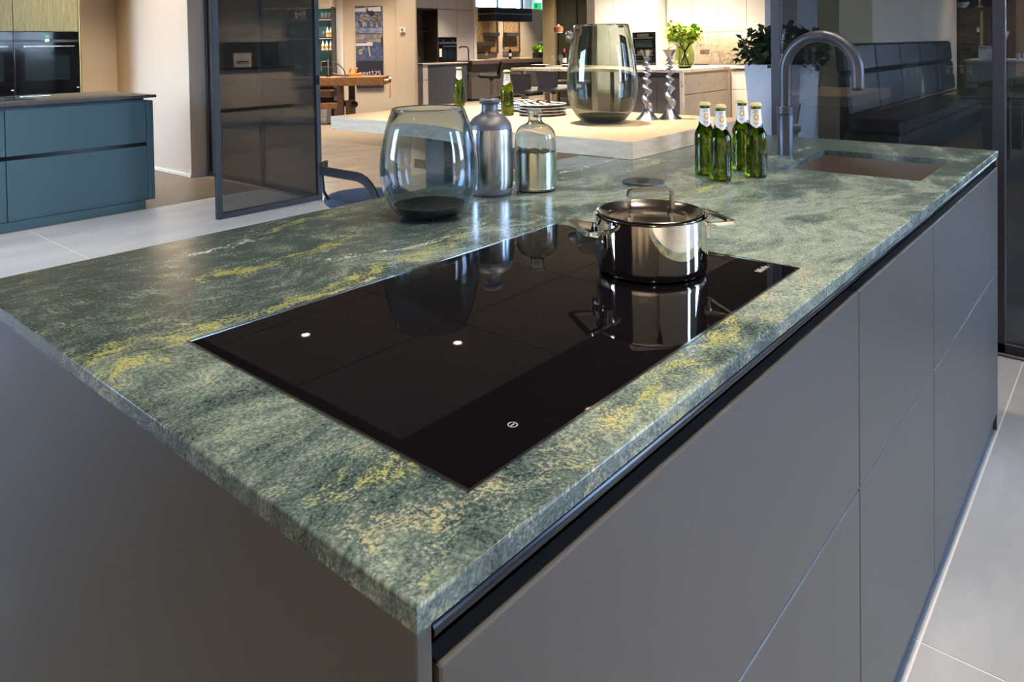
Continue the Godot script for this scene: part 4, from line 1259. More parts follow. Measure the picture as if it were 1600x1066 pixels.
	for s in spots:
		var g := Geo.new().box(Vector3(0, s[2], -0.012), Vector3(0.488, s[3], -0.001))
		var q := thing(s[0], s[1], "poster", slant(-2.805, 13.22), YAW, "posters on the slanted wall")
		part(q, "board", g, M.poster_navy)
		var pm := mat("poster_print_%s" % ("a" if s[4] else "b"), Color.WHITE, 0.6)
		pm.albedo_texture = poster_image(s[4])
		var f := Geo.new()
		f.quad(Vector3(0.002, s[2] + 0.002, 0.0), Vector3(0.486, s[2] + 0.002, 0.0), Vector3(0.486, s[3] - 0.002, 0.0), Vector3(0.002, s[3] - 0.002, 0.0), Vector3(0, 0, 1))
		part(q, "print", f, pm)
	var nx := thing("brand_poster", "plain navy poster with white lettering, lowest of three behind the workbench", "poster", slant(-2.805, 13.22), YAW, "posters on the slanted wall")
	part(nx, "board", bx(0, 0.562, -0.012, 0.488, 1.047, 0.0), M.poster_navy)
	var t := TextMesh.new()
	t.text = "next125"
	t.font = SystemFont.new()
	t.font.font_names = PackedStringArray(["Droid Sans"])
	t.font_size = 64
	t.pixel_size = 0.00172
	t.depth = 0.002
	part(nx, "lettering", t, M.print_white, Vector3(0.245, 0.83, 0.001))
	var sw := thing("wall_switch", "small white square switch plate on the slanted wall beside the posters", "switch", slant(-1.955, 13.21, 1.60), YAW)
	part(sw, "plate", bx(-0.045, -0.045, -0.006, 0.045, 0.045, 0.008, 0.002), M.white_gloss)
	part(sw, "rocker", bx(-0.026, -0.026, 0.008, 0.0, 0.026, 0.012, 0.001), M.oven_trim)
	part(sw, "rocker", bx(0.004, -0.026, 0.008, 0.026, 0.026, 0.012, 0.001), M.gloss_greige)

func poster_image(sheep: bool) -> ImageTexture:
	var w := 128
	var f := noise(1.0, 4, FastNoiseLite.TYPE_SIMPLEX_SMOOTH, 91)
	var im := Image.create(w, w, false, Image.FORMAT_RGB8)
	var blob := func(x: float, y: float, cx: float, cy: float, rx: float, ry: float) -> bool:
		return pow((x - cx) / rx, 2) + pow((y - cy) / ry, 2) < 1.0
	for j in w:
		for i in w:
			var x := i / float(w)
			var y := j / float(w)
			var n := 0.6 * f.get_noise_2d(x * 4.0, y * 7.0)
			var c: Color
			if sheep:
				c = Color8(92, 104, 138) if y > 0.55 else Color8(46, 62, 100)
				c = c.lightened(clampf(n * 0.5 + 0.12, 0.0, 0.5))
				if y < 0.2 and y > 0.08 - 0.06 * x and x < 0.95: c = Color8(206, 204, 200)
				if x > 0.4 and x < 0.47 and y > 0.08 and y < 0.2: c = Color8(50, 64, 100)
				for leg in [0.15, 0.21, 0.44, 0.5, 0.66, 0.72, 0.85, 0.91]:
					if absf(x - leg - 0.02 * sin(y * 20.0)) < 0.018 and y > 0.5 and y < 0.76: c = Color8(30, 30, 38)
				if blob.call(x, y, 0.33, 0.43, 0.24, 0.14): c = Color8(168, 160, 154).darkened(clampf(0.3 + n, 0.0, 0.5))
				if blob.call(x, y, 0.78, 0.43, 0.19, 0.17): c = Color8(140, 134, 130).darkened(clampf(0.3 + n, 0.0, 0.55))
				if blob.call(x, y, 0.62, 0.27, 0.1, 0.10) or blob.call(x, y, 0.5, 0.22, 0.07, 0.05): c = Color8(28, 28, 34)
				if blob.call(x, y, 0.45, 0.77, 0.33, 0.03): c = c.darkened(0.3)
			else:
				c = Color8(158, 150, 152).darkened(clampf(0.2 + n * 0.6, 0.0, 0.5)) if y < 0.3 else Color8(58, 76, 116).lightened(clampf(n * 0.5, 0.0, 0.4))
				if y > 0.34 and y < 0.43 and x < 0.45: c = Color8(210, 208, 206)
				if x > 0.4 and x < 0.62 and y > 0.3 and y < 0.46: c = Color8(198, 200, 204)
				if y > 0.44 and y < 0.5 and x > 0.28 and x < 0.66: c = Color8(44, 54, 84)
				if absf(x - 0.48 - 0.12 * (y - 0.5)) < 0.02 and y > 0.46 and y < 0.84: c = Color8(196, 176, 148)
				if absf(x - 0.29 + 0.1 * (y - 0.5)) < 0.015 and y > 0.46 and y < 0.7: c = Color8(176, 160, 140)
				if blob.call(x, y, 0.2, 0.68, 0.13, 0.12): c = Color8(176, 170, 166).darkened(clampf(0.3 + n * 1.4, 0.0, 0.7))
				if blob.call(x, y, 0.48, 0.12, 0.06, 0.14): c = Color8(110, 116, 140)
				if x > 0.93 and y > 0.1 and y < 0.5: c = Color8(34, 34, 44)
			im.set_pixel(i, j, c)
	return ImageTexture.create_from_image(im)

func shelf_bottle(kind: String, label: String, at: Vector3, k := 1.0) -> void:
	var o := thing("shelf_" + kind, label, "glass" if kind == "tumbler" else "bottle", at, YAW, "%ss on the drinks shelf" % kind)
	match kind:
		"bottle":
			part(o, "bottle_body", Geo.new().lathe([Vector2(0, 0), Vector2(0.026, 0), Vector2(0.026, 0.1), Vector2(0.013, 0.125), Vector2(0.010, 0.17), Vector2(0, 0.17)], 14), M.bottle_white)
			part(o, "paper_label", Geo.new().lathe([Vector2(0.0266, 0.03), Vector2(0.0266, 0.075)], 14), M.label_gold)
		"dark_bottle":
			part(o, "bottle_body", Geo.new().lathe([Vector2(0, 0), Vector2(0.036, 0), Vector2(0.036, 0.13), Vector2(0.012, 0.17), Vector2(0.011, 0.23), Vector2(0, 0.23)], 14), M.bottle_dark)
			part(o, "paper_label", Geo.new().lathe([Vector2(0.0366, 0.04), Vector2(0.0366, 0.10)], 14), M.card)
		"amber_bottle":
			part(o, "bottle_body", bx(-0.03, 0, -0.02, 0.03, 0.08, 0.02, 0.006), M.amber)
			part(o, "bottle_neck", Geo.new().lathe([Vector2(0.01, 0.08), Vector2(0.009, 0.15), Vector2(0.016, 0.155), Vector2(0.012, 0.21), Vector2(0, 0.22)], 12), M.brass)
		"tumbler":
			part(o, "glass_cup", Geo.new().lathe([Vector2(0, 0), Vector2(0.027, 0), Vector2(0.030, 0.10), Vector2(0.028, 0.10), Vector2(0.025, 0.01), Vector2(0, 0.01)], 16), M.clear_pane)
			part(o, "red_base", Geo.new().lathe([Vector2(0, 0.011), Vector2(0.0235, 0.011), Vector2(0.0245, 0.03), Vector2(0, 0.03)], 16), M.wine_red)

func drinks_shelf() -> void:
	var o := thing("drinks_shelf", "tall dark shelf unit with teal back panel holding bottles behind the workbench", "shelf", slant(0, 12.95), YAW)
	var x0 := -4.45
	var x1 := -3.15
	part(o, "back_panel", bx(x0, 0.0, -0.28, x1, 2.05, -0.26), M.teal_panel)
	part(o, "header", bx(x0, 2.02, -0.26, x1, 2.4, 0.0), M.plaster)
	for x in [x0, -4.02, -3.5, x1 - 0.02]:
		part(o, "upright", bx(x, 0, -0.26, x + 0.02, 2.02, 0.0), M.shelf_dark)
	for y in [1.80, 1.472, 1.235, 0.95, 0.6]:
		part(o, "shelf_board", bx(x0 + 0.02, y, -0.26, x1 - 0.02, y + 0.022, -0.002), M.shelf_dark)
	for y in [2.0, 1.79, 1.462]:
		var strip := part(o, "light_strip", bx(x0 + 0.03, y - 0.002, -0.03, x1 - 0.03, y + 0.006, -0.012), M.strip_glow)  # added strips, put in to brighten the teal back panel
		var al := AreaLight3D.new()
		al.name = "strip_light"
		al.area_size = Vector2(1.2, 0.015)
		al.light_color = Color8(255, 244, 230)
		al.light_energy = 0.5
		al.area_range = 20.0
		al.shadow_enabled = true
		al.position = Vector3((x0 + x1) / 2.0, y - 0.006, -0.021)
		al.rotation.x = -PI / 2 - 0.4
		o.add_child(al)
	part(o, "base_cupboard", bx(x0 + 0.02, 0.0, -0.26, x1 - 0.02, 0.55, -0.01), M.shelf_dark)
	var at := func(px: float, y: float, back := 0.1) -> Vector3:
		return slant((px - 800.0) / 1149.0 * (12.95 + back), 12.95 + back, y)
	var rows := ["first", "second", "third", "fourth"]
	for k in 3: shelf_bottle("tumbler", "clear tumbler with red foot, %s from the left on the top shelf" % rows[k], at.call(505.0 + 5.8 * k, 1.8235))
	shelf_bottle("tumbler", "clear tumbler with red foot beside the white bottles on the second shelf", at.call(506.0, 1.4955))
	for k in 2: shelf_bottle("bottle", "white bottle with gold label, %s beside the tumbler on the second shelf" % ["next", "second"][k], at.call(512.6 + 5.0 * k, 1.4955))
	for k in 3: shelf_bottle("bottle", "white bottle with gold label, %s from the left on the third shelf" % rows[k], at.call(505.0 + 6.2 * k, 1.258))
	for k in 3: shelf_bottle("bottle", "white bottle on the top shelf seen through the glass door, %s from the left" % rows[k], at.call(464.5 + 6.3 * k, 1.8235))
	shelf_bottle("dark_bottle", "dark bottle with pale label on the second shelf behind the glass door", at.call(459.0, 1.4955))
	shelf_bottle("amber_bottle", "squat amber bottle with gold stopper on the second shelf behind the glass door", at.call(481.0, 1.4955))
	for k in 3: shelf_bottle("bottle", "white bottle at the left of the second shelf behind the glass door, %s of three" % rows[k], at.call(425.0 + 6.3 * k, 1.4955))

# ---------------------------------------------------------------- plants
func leaves(n: int, R: Vector3, size: float, sd: int, squash := 0.0) -> Geo:
	var rng := RandomNumberGenerator.new()
	rng.seed = sd
	var g := Geo.new()
	for i in n:
		var d := Vector3(rng.randfn(), rng.randfn(), rng.randfn()).normalized()
		var c := Vector3(d.x * R.x, d.y * R.y, d.z * R.z) * pow(rng.randf(), 0.4)
		if c.y < -R.y * (1.0 - squash): c.y *= -0.6
		var b := Basis.from_euler(Vector3(rng.randf_range(-1, 1), rng.randf() * TAU, rng.randf_range(-0.8, 0.8)))
		var s := size * rng.randf_range(0.7, 1.25)
		var a := b.z * s
		var w := b.x * s * 0.42
		var up := b.y * s * 0.12
		g.tri(c, c + a * 0.5 + w + up, c + a, b.y, b.y, b.y)
		g.tri(c, c + a, c + a * 0.5 - w + up, b.y, b.y, b.y)
	return g

func wine_glass(label: String, at: Vector3, group: String) -> void:
	single("wine_glass", label, "wine glass", Geo.new().lathe([Vector2(0, 0), Vector2(0.034, 0), Vector2(0.034, 0.003), Vector2(0.005, 0.006), Vector2(0.004, 0.09), Vector2(0.02, 0.10), Vector2(0.04, 0.13), Vector2(0.042, 0.16), Vector2(0.032, 0.20)], 20), M.clear_pane, at, 0.0, group)

func wine_bottle(label: String, at: Vector3, foil: Material) -> void:
	var o := thing("wine_bottle", label, "wine bottle", at)
	part(o, "bottle_body", Geo.new().lathe([Vector2(0, 0), Vector2(0.037, 0), Vector2(0.037, 0.19), Vector2(0.03, 0.215), Vector2(0.014, 0.235), Vector2(0.014, 0.25)], 18), M.bottle_dark)
	part(o, "paper_label", Geo.new().lathe([Vector2(0.0376, 0.06), Vector2(0.0376, 0.14)], 18), M.card)
	part(o, "foil_cap", Geo.new().lathe([Vector2(0.0145, 0.235), Vector2(0.0155, 0.30), Vector2(0, 0.302)], 16), foil)

func plate(called: String, label: String, at: Vector3, r: float) -> void:
	single(called, label, "plate", Geo.new().lathe([Vector2(0, 0), Vector2(r * 0.5, 0), Vector2(r * 0.6, 0.008), Vector2(r, 0.028), Vector2(r * 0.98, 0.031), Vector2(r * 0.55, 0.012), Vector2(0, 0.01)], 28), M.porcelain, at)

func bar_stool(called: String, label: String, at: Vector3, turn: float, shell: Material, seat_h: float, group: String) -> void:
	# sits facing its own +z
	var o := thing(called, label, "bar stool", at, turn, group)
	part(o, "foot_plate", Geo.new().lathe([Vector2(0, 0), Vector2(0.21, 0), Vector2(0.205, 0.012), Vector2(0.03, 0.025), Vector2(0, 0.025)], 24), M.stem_steel)
	part(o, "stem", Geo.new().tube([Vector3(0, 0.02, 0), Vector3(0, seat_h * 0.55, 0), Vector3(0, seat_h * 0.55, 0.0), Vector3(0, seat_h - 0.08, 0)], [0.03, 0.03, 0.02, 0.02], 12), M.stem_steel)
	part(o, "seat_mount", Geo.new().lathe([Vector2(0, seat_h - 0.1), Vector2(0.03, seat_h - 0.1), Vector2(0.07, seat_h - 0.05), Vector2(0, seat_h - 0.05)], 12), M.black)
	part(o, "lever", Geo.new().tube([Vector3(0, seat_h - 0.08, 0), Vector3(0.2, seat_h - 0.1, 0.03)], 0.006, 6), M.steel)
	part(o, "footrest", Geo.new().tube([Vector3(-0.17, 0.3, 0.16), Vector3(0.17, 0.3, 0.16)], 0.01, 8).tube([Vector3(0, 0.3, 0), Vector3(0, 0.3, 0.16)], 0.01, 8), M.stem_steel)
	part(o, "seat", Geo.new().obox(Transform3D(Basis(Vector3.RIGHT, -0.05), Vector3(0, seat_h - 0.015, 0.03)), Vector3(0.40, 0.075, 0.42), 0.03), M.leather_black if shell == M.leather_black else shell)
	var g := Geo.new()
	var prev := []
	for i in 9:
		var v := i / 8.0
		var row := []
		for k in 9:
			var u := k / 8.0 * 2.0 - 1.0
			var half := lerpf(0.155, 0.195, v)
			row.append(Vector3(u * half, seat_h - 0.05 + 0.30 * v, -0.17 - 0.05 * v + 0.05 * u * u * (1.0 - 0.4 * v)))
		if i > 0:
			for k in 8:
				for s in [[0.0, -1.0], [0.03, 1.0]]:
					var off := Vector3(0, 0, s[0])
					var m := Vector3(0, 0.15 * s[1], s[1]).normalized()
					g.quad(prev[k] + off, prev[k + 1] + off, row[k + 1] + off, row[k] + off, m)
		prev = row
	for k in 8: g.quad(prev[k], prev[k + 1], prev[k + 1] + Vector3(0, 0, 0.03), prev[k] + Vector3(0, 0, 0.03), Vector3.UP)
	part(o, "backrest", g, shell)

func bar_kitchen() -> void:
	# tall units, niche and oven at the far end
	var o := thing("tall_cabinets", "glossy greige tall cupboards with a dark niche and a black oven at the far end", "cupboard", Vector3(0, 0, -12.0))
	var y := 2.155
	part(o, "carcass", bx(10.80, 0.0, -0.62, 12.64, 2.75, -0.5), M.gloss_greige)
	part(o, "niche_back", bx(10.82, 0.94, -0.49, 11.44, y, -0.47), M.dark_walnut)
	part(o, "niche_side", bx(11.43, 0.94, -0.49, 11.452, y, 0.0), M.dark_walnut)
	part(o, "niche_side", bx(10.80, 0.94, -0.49, 10.822, y, 0.0), M.dark_walnut)
	part(o, "niche_top", bx(10.80, y - 0.02, -0.49, 11.452, y, 0.0), M.dark_walnut)
	part(o, "niche_shelf", bx(10.822, 1.62, -0.47, 11.15, 1.645, -0.05), M.black)
	part(o, "niche_counter", bx(10.80, 0.90, -0.49, 11.46, 0.94, 0.02), M.bar_dark)
	part(o, "base_door", bx(10.80, 0.08, -0.5, 11.46, 0.9, 0.0), M.gloss_greige)
	part(o, "oven_housing", bx(11.455, 0.0, -0.5, 12.06, 0.9, -0.004), M.gloss_greige)
	part(o, "cupboard_door", bx(11.462, 1.508, -0.5, 12.06, y, 0.0, 0.002), M.gloss_greige)
	part(o, "cupboard_door", bx(12.066, 0.08, -0.5, 12.64, y, 0.0, 0.002), M.gloss_greige)
	for q in [[10.80, 11.456], [11.462, 12.06], [12.066, 12.64]]:
		part(o, "top_door", bx(q[0], y + 0.012, -0.5, q[1], 2.75, 0.0, 0.002), M.gloss_greige)
	part(o, "end_panel", bx(12.645, 0.0, -0.62, 12.74, 2.75, 0.01, 0.002), M.plaster_white)
	var ov := part(o, "oven", bx(11.465, 0.91, -0.45, 12.057, 1.5, -0.002, 0.003), M.oven_black)
	part(ov, "control_panel", bx(11.468, 1.35, -0.002, 12.054, 1.40, 0.004), M.steel)
	for k in 2: part(ov, "control_knob", Geo.new().tube([Vector3(11.6 + 0.3 * k, 1.43, 0), Vector3(11.6 + 0.3 * k, 1.43, 0.03)], 0.025, 12), M.oven_trim)
	part(ov, "door_handle", bx(11.56, 1.28, 0.02, 12.04, 1.31, 0.045, 0.005), M.steel)
	part(ov, "door_window", bx(11.57, 0.98, -0.002, 12.0, 1.26, 0.001), M.oven_window)
	part(ov, "price_tag", bx(11.48, 1.05, 0.002, 11.56, 1.24, 0.004), M.card)
	var d := thing("decanter", "dark square bottle with gold stopper standing in the dark niche", "bottle", Vector3(10.95, 0.9402, -12.2))
	part(d, "bottle_body", bx(-0.05, 0, -0.05, 0.05, 0.15, 0.05, 0.012), M.slate)
	part(d, "stopper", Geo.new().lathe([Vector2(0.016, 0.15), Vector2(0.018, 0.21), Vector2(0.012, 0.23), Vector2(0, 0.23)], 12), M.brass)
	single("brass_cup", "small brass cup on the short shelf in the dark niche", "cup", Geo.new().lathe([Vector2(0, 0), Vector2(0.03, 0), Vector2(0.045, 0.16), Vector2(0.04, 0.16), Vector2(0.025, 0.01), Vector2(0, 0.01)], 16), M.brass, Vector3(10.88, 1.6455, -12.2))
	# base cupboard before the niche
	o = thing("grey_counter", "slate grey base cupboard with light edge before the oven wall", "cupboard", Vector3(0, 0, -11.5))
	part(o, "cabinet_body", bx(10.66, 0.0, -0.36, 11.88, 0.895, 0.0, 0.003), M.slate)
	part(o, "countertop", bx(10.5, 0.895, -0.37, 11.90, 0.925, 0.015, 0.002), M.marble_grey)
	part(o, "side_door", bx(10.50, 0.0, -0.36, 10.655, 0.56, 0.0, 0.002), M.gloss_greige)
	part(o, "side_door", bx(10.50, 0.57, -0.36, 10.655, 0.89, 0.0, 0.002), M.gloss_greige)
	# bar counter
	o = thing("bar_counter", "long dark brown bar counter with smoked fronts under the black hood", "bar counter", Vector3(0, 0, -11.4))
	part(o, "counter_slab", bx(11.96, 0.86, -0.55, 16.6, 0.95, 0.0, 0.004), M.bar_brown)
	part(o, "counter_end", bx(11.935, 0.858, -0.55, 11.96, 0.952, 0.004, 0.002), M.bar_dark)
	for k in 5: part(o, "front_panel", bx(11.98 + 0.9 * k, 0.06, -0.5, 11.98 + 0.9 * (k + 1) - 0.01, 0.86, -0.06, 0.002), M.smoked_front)
	part(o, "plinth", bx(12.0, 0.0, -0.48, 16.5, 0.06, -0.12), M.black)
	o = thing("bar_tap", "small black swivel tap on the bar counter before the greige cupboards", "tap", Vector3(12.1, 0.9502, -11.66))
	part(o, "column", Geo.new().tube([Vector3(0, 0, 0), Vector3(0, 0.26, 0), Vector3(-0.02, 0.3, 0), Vector3(-0.06, 0.33, 0.0)], 0.016, 10), M.black)
	part(o, "spout", Geo.new().tube([Vector3(-0.05, 0.325, 0), Vector3(-0.26, 0.33, 0.0), Vector3(-0.30, 0.30, 0)], [0.014, 0.02, 0.022], 10), M.black)
	wine_glass("wine glass on the bar counter in front of the left brick window", Vector3(12.66, 0.9502, -11.6), "wine glasses on the bar counter")
	wine_glass("wine glass on the bar counter in front of the right brick window", Vector3(13.35, 0.9502, -11.6), "wine glasses on the bar counter")
	wine_bottle("wine bottle with orange foil standing on the dark bar counter", Vector3(13.58, 0.9602, -11.65), M.foil_orange)
	single("serving_tray", "flat pale tray on the bar counter under the left wine glass", "tray", bx(-0.25, 0, -0.12, 0.15, 0.008, 0.12, 0.003), M.porcelain, Vector3(12.55, 0.9502, -11.75))
	single("serving_tray", "flat dark tray on the bar counter under the wine bottle", "tray", bx(-0.28, 0, -0.12, 0.2, 0.009, 0.12, 0.003), M.bar_dark, Vector3(13.6, 0.9502, -11.65))
	single("cutting_board", "long thin wooden board on the bar counter right of the wine bottle", "board", bx(-0.25, 0, -0.1, 0.25, 0.02, 0.1, 0.003), M.stick_wood, Vector3(14.15, 0.9502, -11.7))
	o = thing("herb_pot", "bright green herbs in a dark box at the end of the bar counter", "plant", Vector3(14.75, 0.9502, -11.62))
	part(o, "plant_box", bx(-0.2, 0, -0.1, 0.24, 0.15, 0.1, 0.006), M.bar_dark)
	part(o, "foliage", leaves(150, Vector3(0.2, 0.12, 0.14), 0.085, 5), M.leaf_bright, Vector3(-0.08, 0.24, 0))
	part(o, "sage_leaves", leaves(110, Vector3(0.14, 0.16, 0.12), 0.08, 6), M.leaf_sage, Vector3(0.17, 0.28, 0))
	# hood
	o = thing("extractor_hood", "long black glass extractor hood with a light strip hanging over the bar", "extractor hood", Vector3(12.75, 1.885, -11.4))
	part(o, "hood_body", bx(0, 0, -0.55, 1.42, 0.325, 0.0, 0.003), M.oven_black)
	part(o, "light_strip", Geo.new().box(Vector3(-0.003, 0.17, -0.55), Vector3(0.0, 0.185, 0.003)).box(Vector3(0, 0.17, 0), Vector3(1.42, 0.185, 0.003)), M.steel)
	part(o, "lower_rim", bx(0.02, -0.012, -0.53, 1.40, 0.0, -0.02), M.steel)
	for k in 2: part(o, "suspension_rod", Geo.new().tube([Vector3(0.3 + 0.8 * k, 0.325, -0.27), Vector3(0.3 + 0.8 * k, CEILING - 1.885, -0.27)], 0.012, 8), M.steel)
	# low wall with two brick niches
	var zc := -13.4
	struct("wall_far", bx(12.9, 0.0, zc - 0.2, 19.2 - 0.9, 2.36, zc), M.plaster)
	for q in [[14.1, 15.05, "left"], [15.32, 16.0, "right"]]:
		var b := thing("brick_window", "dark framed brick wall panel with wooden ledges behind the bar, %s one" % q[2], "wall panel", Vector3(q[0], 0.0, zc + 0.012), 0.0, "brick panels behind the bar")
		var w: float = q[1] - q[0]
		part(b, "brick_face", bx(0, 1.12, -0.01, w, 2.0, 0.01), M.old_brick)
		part(b, "frame_bar", bx(w - 0.03, 1.1, -0.01, w + 0.02, 2.02, 0.03), M.bench_wood_dark)
		part(b, "frame_bar", bx(-0.03, 1.08, -0.01, w + 0.02, 1.12, 0.03), M.bench_wood_dark)
		part(b, "ledge", bx(0.35 if q[2] == "left" else 0.0, 1.56, 0.0, w * 0.98 if q[2] == "left" else w * 0.8, 1.66, 0.12, 0.005), M.shelf_dark)
		if q[2] == "left": part(b, "ledge", bx(0.0, 1.29, 0.0, 0.7, 1.40, 0.12, 0.005), M.shelf_dark)
	o = thing("exit_sign", "small green lit emergency exit sign high up under the far windows", "exit sign", Vector3(17.0, 2.3605, -13.5))
	part(o, "sign_face", bx(-0.2, 0, -0.02, 0.2, 0.2, 0.02, 0.004), M.exit_green)
	part(o, "running_figure", bx(-0.12, 0.05, 0.02, -0.02, 0.15, 0.022), M.print_white)
	# black stool at the bar
	bar_stool("leather_stool", "black leather bar stool standing in front of the dark bar counter", Vector3(9.67, 0.0, -8.73), -2.43, M.leather_black, 0.75, "")
	# dark glass screen and pillar right of the bar
	struct("wall_ochre", bx(12.0, 0.0, -9.36, 12.3, CEILING, -9.03), M.ochre_wall)
	o = thing("dark_glass_screen", "dark green-black glass screen between the ochre pillar and the white cupboards", "glass screen", Vector3(12.1, 0.0, -9.02))
	for k in 3: part(o, "glass_panel", bx(-0.01, 0.02, 0.02 + 0.5 * k, 0.01, CEILING - 0.02, 0.5 * (k + 1)), M.dark_glass)
	for k in 4: part(o, "upright", bx(-0.025, 0.0, 0.5 * k - 0.015, 0.025, CEILING - 0.01, 0.5 * k + 0.02, 0.002), M.black)
	o = thing("copper_pendant", "copper bowl pendant lamp hanging in front of the dark glass screen", "pendant lamp", Vector3(9.42, 1.49, -6.99))
	part(o, "lamp_shade", Geo.new().lathe([Vector2(0.066, 0.0), Vector2(0.082, 0.055), Vector2(0.072, 0.095), Vector2(0.03, 0.115), Vector2(0.012, 0.14), Vector2(0.0, 0.14), Vector2(0.0, 0.13), Vector2(0.062, 0.09), Vector2(0.076, 0.055), Vector2(0.062, 0.0)], 28), M.copper)
	part(o, "lamp_rim", Geo.new().lathe([Vector2(0.062, -0.006), Vector2(0.068, -0.006), Vector2(0.068, 0.001), Vector2(0.062, 0.001)], 28), M.trim_white)
	part(o, "cord", Geo.new().tube([Vector3(0, 0.14, 0), Vector3(0, CEILING - 1.49, 0)], 0.003, 6), M.black)

func marble_kitchen() -> void:
	single("marble_slab", "long pale marble slab on top of the counter before the white cupboards", "worktop", bx(0, 0.8752, -3.12, 1.5, H, 0, 0.003), M.marble_white, Vector3(8.87, 0, -4.45))
	var o := thing("marble_island", "long counter with marble waterfall end and taupe doors before the white cupboards", "kitchen counter", Vector3(8.87, 0, -4.45))
	part(o, "waterfall_panel", bx(0.0, 0.0, -0.05, 0.05, 0.875, 0.0, 0.002), M.marble_white)
	part(o, "end_panel", bx(0.055, 0.0, -0.06, 1.48, 0.56, -0.012, 0.002), M.marble_grey)
	part(o, "end_panel", bx(0.055, 0.57, -0.06, 1.48, 0.84, -0.012, 0.002), M.marble_grey)
	part(o, "end_panel", bx(0.055, 0.845, -0.06, 1.48, 0.875, -0.012, 0.002), M.marble_grey)
	part(o, "front_door", bx(0.10, 0.06, -0.46, 0.12, 0.80, -0.06, 0.002), M.taupe_front)
	part(o, "front_door", bx(0.10, 0.06, -0.92, 0.12, 0.80, -0.465, 0.002), M.taupe_front)
	part(o, "grip_rail", bx(0.13, 0.80, -0.92, 0.16, 0.87, -0.06), M.slate)
	part(o, "cabinet_body", bx(0.16, 0.0, -0.92, 1.4, 0.875, -0.065), M.taupe_front)
	for q in [[0.5, -3.0], [0.5, -1.2]]:
		part(o, "leg_frame", Geo.new().box(Vector3(q[0] - 0.35, 0, q[1] - 0.03), Vector3(q[0] - 0.29, 0.875, q[1] + 0.03)).box(Vector3(q[0] + 0.29, 0, q[1] - 0.03), Vector3(q[0] + 0.35, 0.875, q[1] + 0.03)).box(Vector3(q[0] - 0.35, 0.0, q[1] - 0.03), Vector3(q[0] + 0.35, 0.05, q[1] + 0.03)), M.stem_steel)
	# stools with their backs to the passage
	bar_stool("felt_stool", "grey felt bar stool at the marble counter, left of the two", Vector3(8.52, 0, -6.93), PI / 2, M.felt_grey, 0.60, "grey stools at the marble counter")
	bar_stool("felt_stool", "grey felt bar stool at the marble counter, right of the two nearer the jug", Vector3(8.52, 0, -6.42), PI / 2, M.felt_grey, 0.645, "grey stools at the marble counter")
	bar_stool("felt_stool", "grey felt bar stool on the far side of the marble counter", Vector3(10.65, 0, -7.6), -PI / 2, M.felt_grey, 0.62, "grey stools at the marble counter")
	# laid places
	plate("dinner_plate", "deep white plate laid on the marble counter left of the wine glasses", Vector3(9.35, H + 0.012, -7.33), 0.16)
	single("place_mat", "dark rectangular place mat under the deep plate on the marble counter", "place mat", bx(-0.17, 0, -0.25, 0.17, 0.008, 0.25, 0.002), M.bar_dark, Vector3(9.30, H + 0.0005, -7.33))
	plate("dinner_plate", "deep white plate laid on the marble counter next to the smoked jug", Vector3(9.45, H + 0.012, -6.78), 0.14)
	single("place_mat", "dark rectangular place mat under the plate beside the smoked jug", "place mat", bx(-0.17, 0, -0.2, 0.17, 0.008, 0.2, 0.002), M.bar_dark, Vector3(9.42, H + 0.0005, -6.75))
	wine_glass("wine glass on the marble counter, left of the pair", Vector3(9.42, H + 0.0005, -7.10), "wine glasses on the marble counter")
	wine_glass("wine glass on the marble counter, right of the pair", Vector3(9.5, H + 0.0005, -7.01), "wine glasses on the marble counter")
	wine_bottle("wine bottle with red foil standing on the marble counter by the smoked jug", Vector3(9.75, H + 0.0005, -7.12), M.foil_red)
	# white block with ovens
	o = thing("white_oven_block", "bright white tall cupboard block with built-in ovens behind the marble counter", "cupboard", Vector3(10.5, 0, -7.0))
	part(o, "tall_door", bx(0, 0.0, 0.0, 0.6, CEILING - 0.02, 0.37, 0.002), M.white_gloss)
	part(o, "tall_door", bx(0, 0.0, 0.375, 0.6, CEILING - 0.02, 0.755, 0.002), M.white_gloss)
	part(o, "upper_door", bx(0, 1.48, 0.76, 0.6, CEILING - 0.02, 1.21, 0.002), M.white_gloss)
	part(o, "lower_door", bx(0, 0.0, 0.76, 0.6, 0.90, 1.21, 0.002), M.white_gloss)
	part(o, "side_panel", bx(-0.006, 0.0, 1.215, 0.6, CEILING - 0.02, 1.26, 0.002), M.white_gloss)
	for k in 2:
		var ov := part(o, "oven", bx(0.0, 0.905 + 0.29 * k, 0.77, 0.55, 1.19 + 0.285 * k, 1.20, 0.003), M.oven_black)
		part(ov, "control_panel", bx(-0.003, 1.11 + 0.285 * k, 0.86, 0.0, 1.165 + 0.285 * k, 1.08), M.oven_trim)
		part(ov, "door_window", bx(-0.003, 0.94 + 0.285 * k, 0.82, 0.0, 1.06 + 0.285 * k, 1.14), M.oven_window)
		part(ov, "handle_bar", bx(-0.035, 1.085 + 0.285 * k, 0.80, -0.02, 1.1 + 0.285 * k, 1.17, 0.003), M.oven_trim)
	# wall run with backsplash
	struct("wall_marble", bx(11.12, 0.0, -7.6, 11.3, CEILING, -2.45), M.plaster_white)
	o = thing("marble_splashback", "cream marble splashback with grey veins under the white wall cupboards", "splashback", Vector3(11.10, 0.93, -5.72))
	part(o, "marble_sheet", bx(0, 0, 0, 0.015, 0.54, 3.2), M.marble_white)
	var zz := [0.0, 0.46, 0.92, 1.39, 1.80, 2.25, 2.7, 3.2]
	var nth := ["first from the oven block, above the leafy vase", "second from the oven block", "third from the oven block, carrying the energy label", "fourth from the oven block", "fifth from the oven block, behind the planter", "sixth from the oven block, behind the post", "last of the row"]
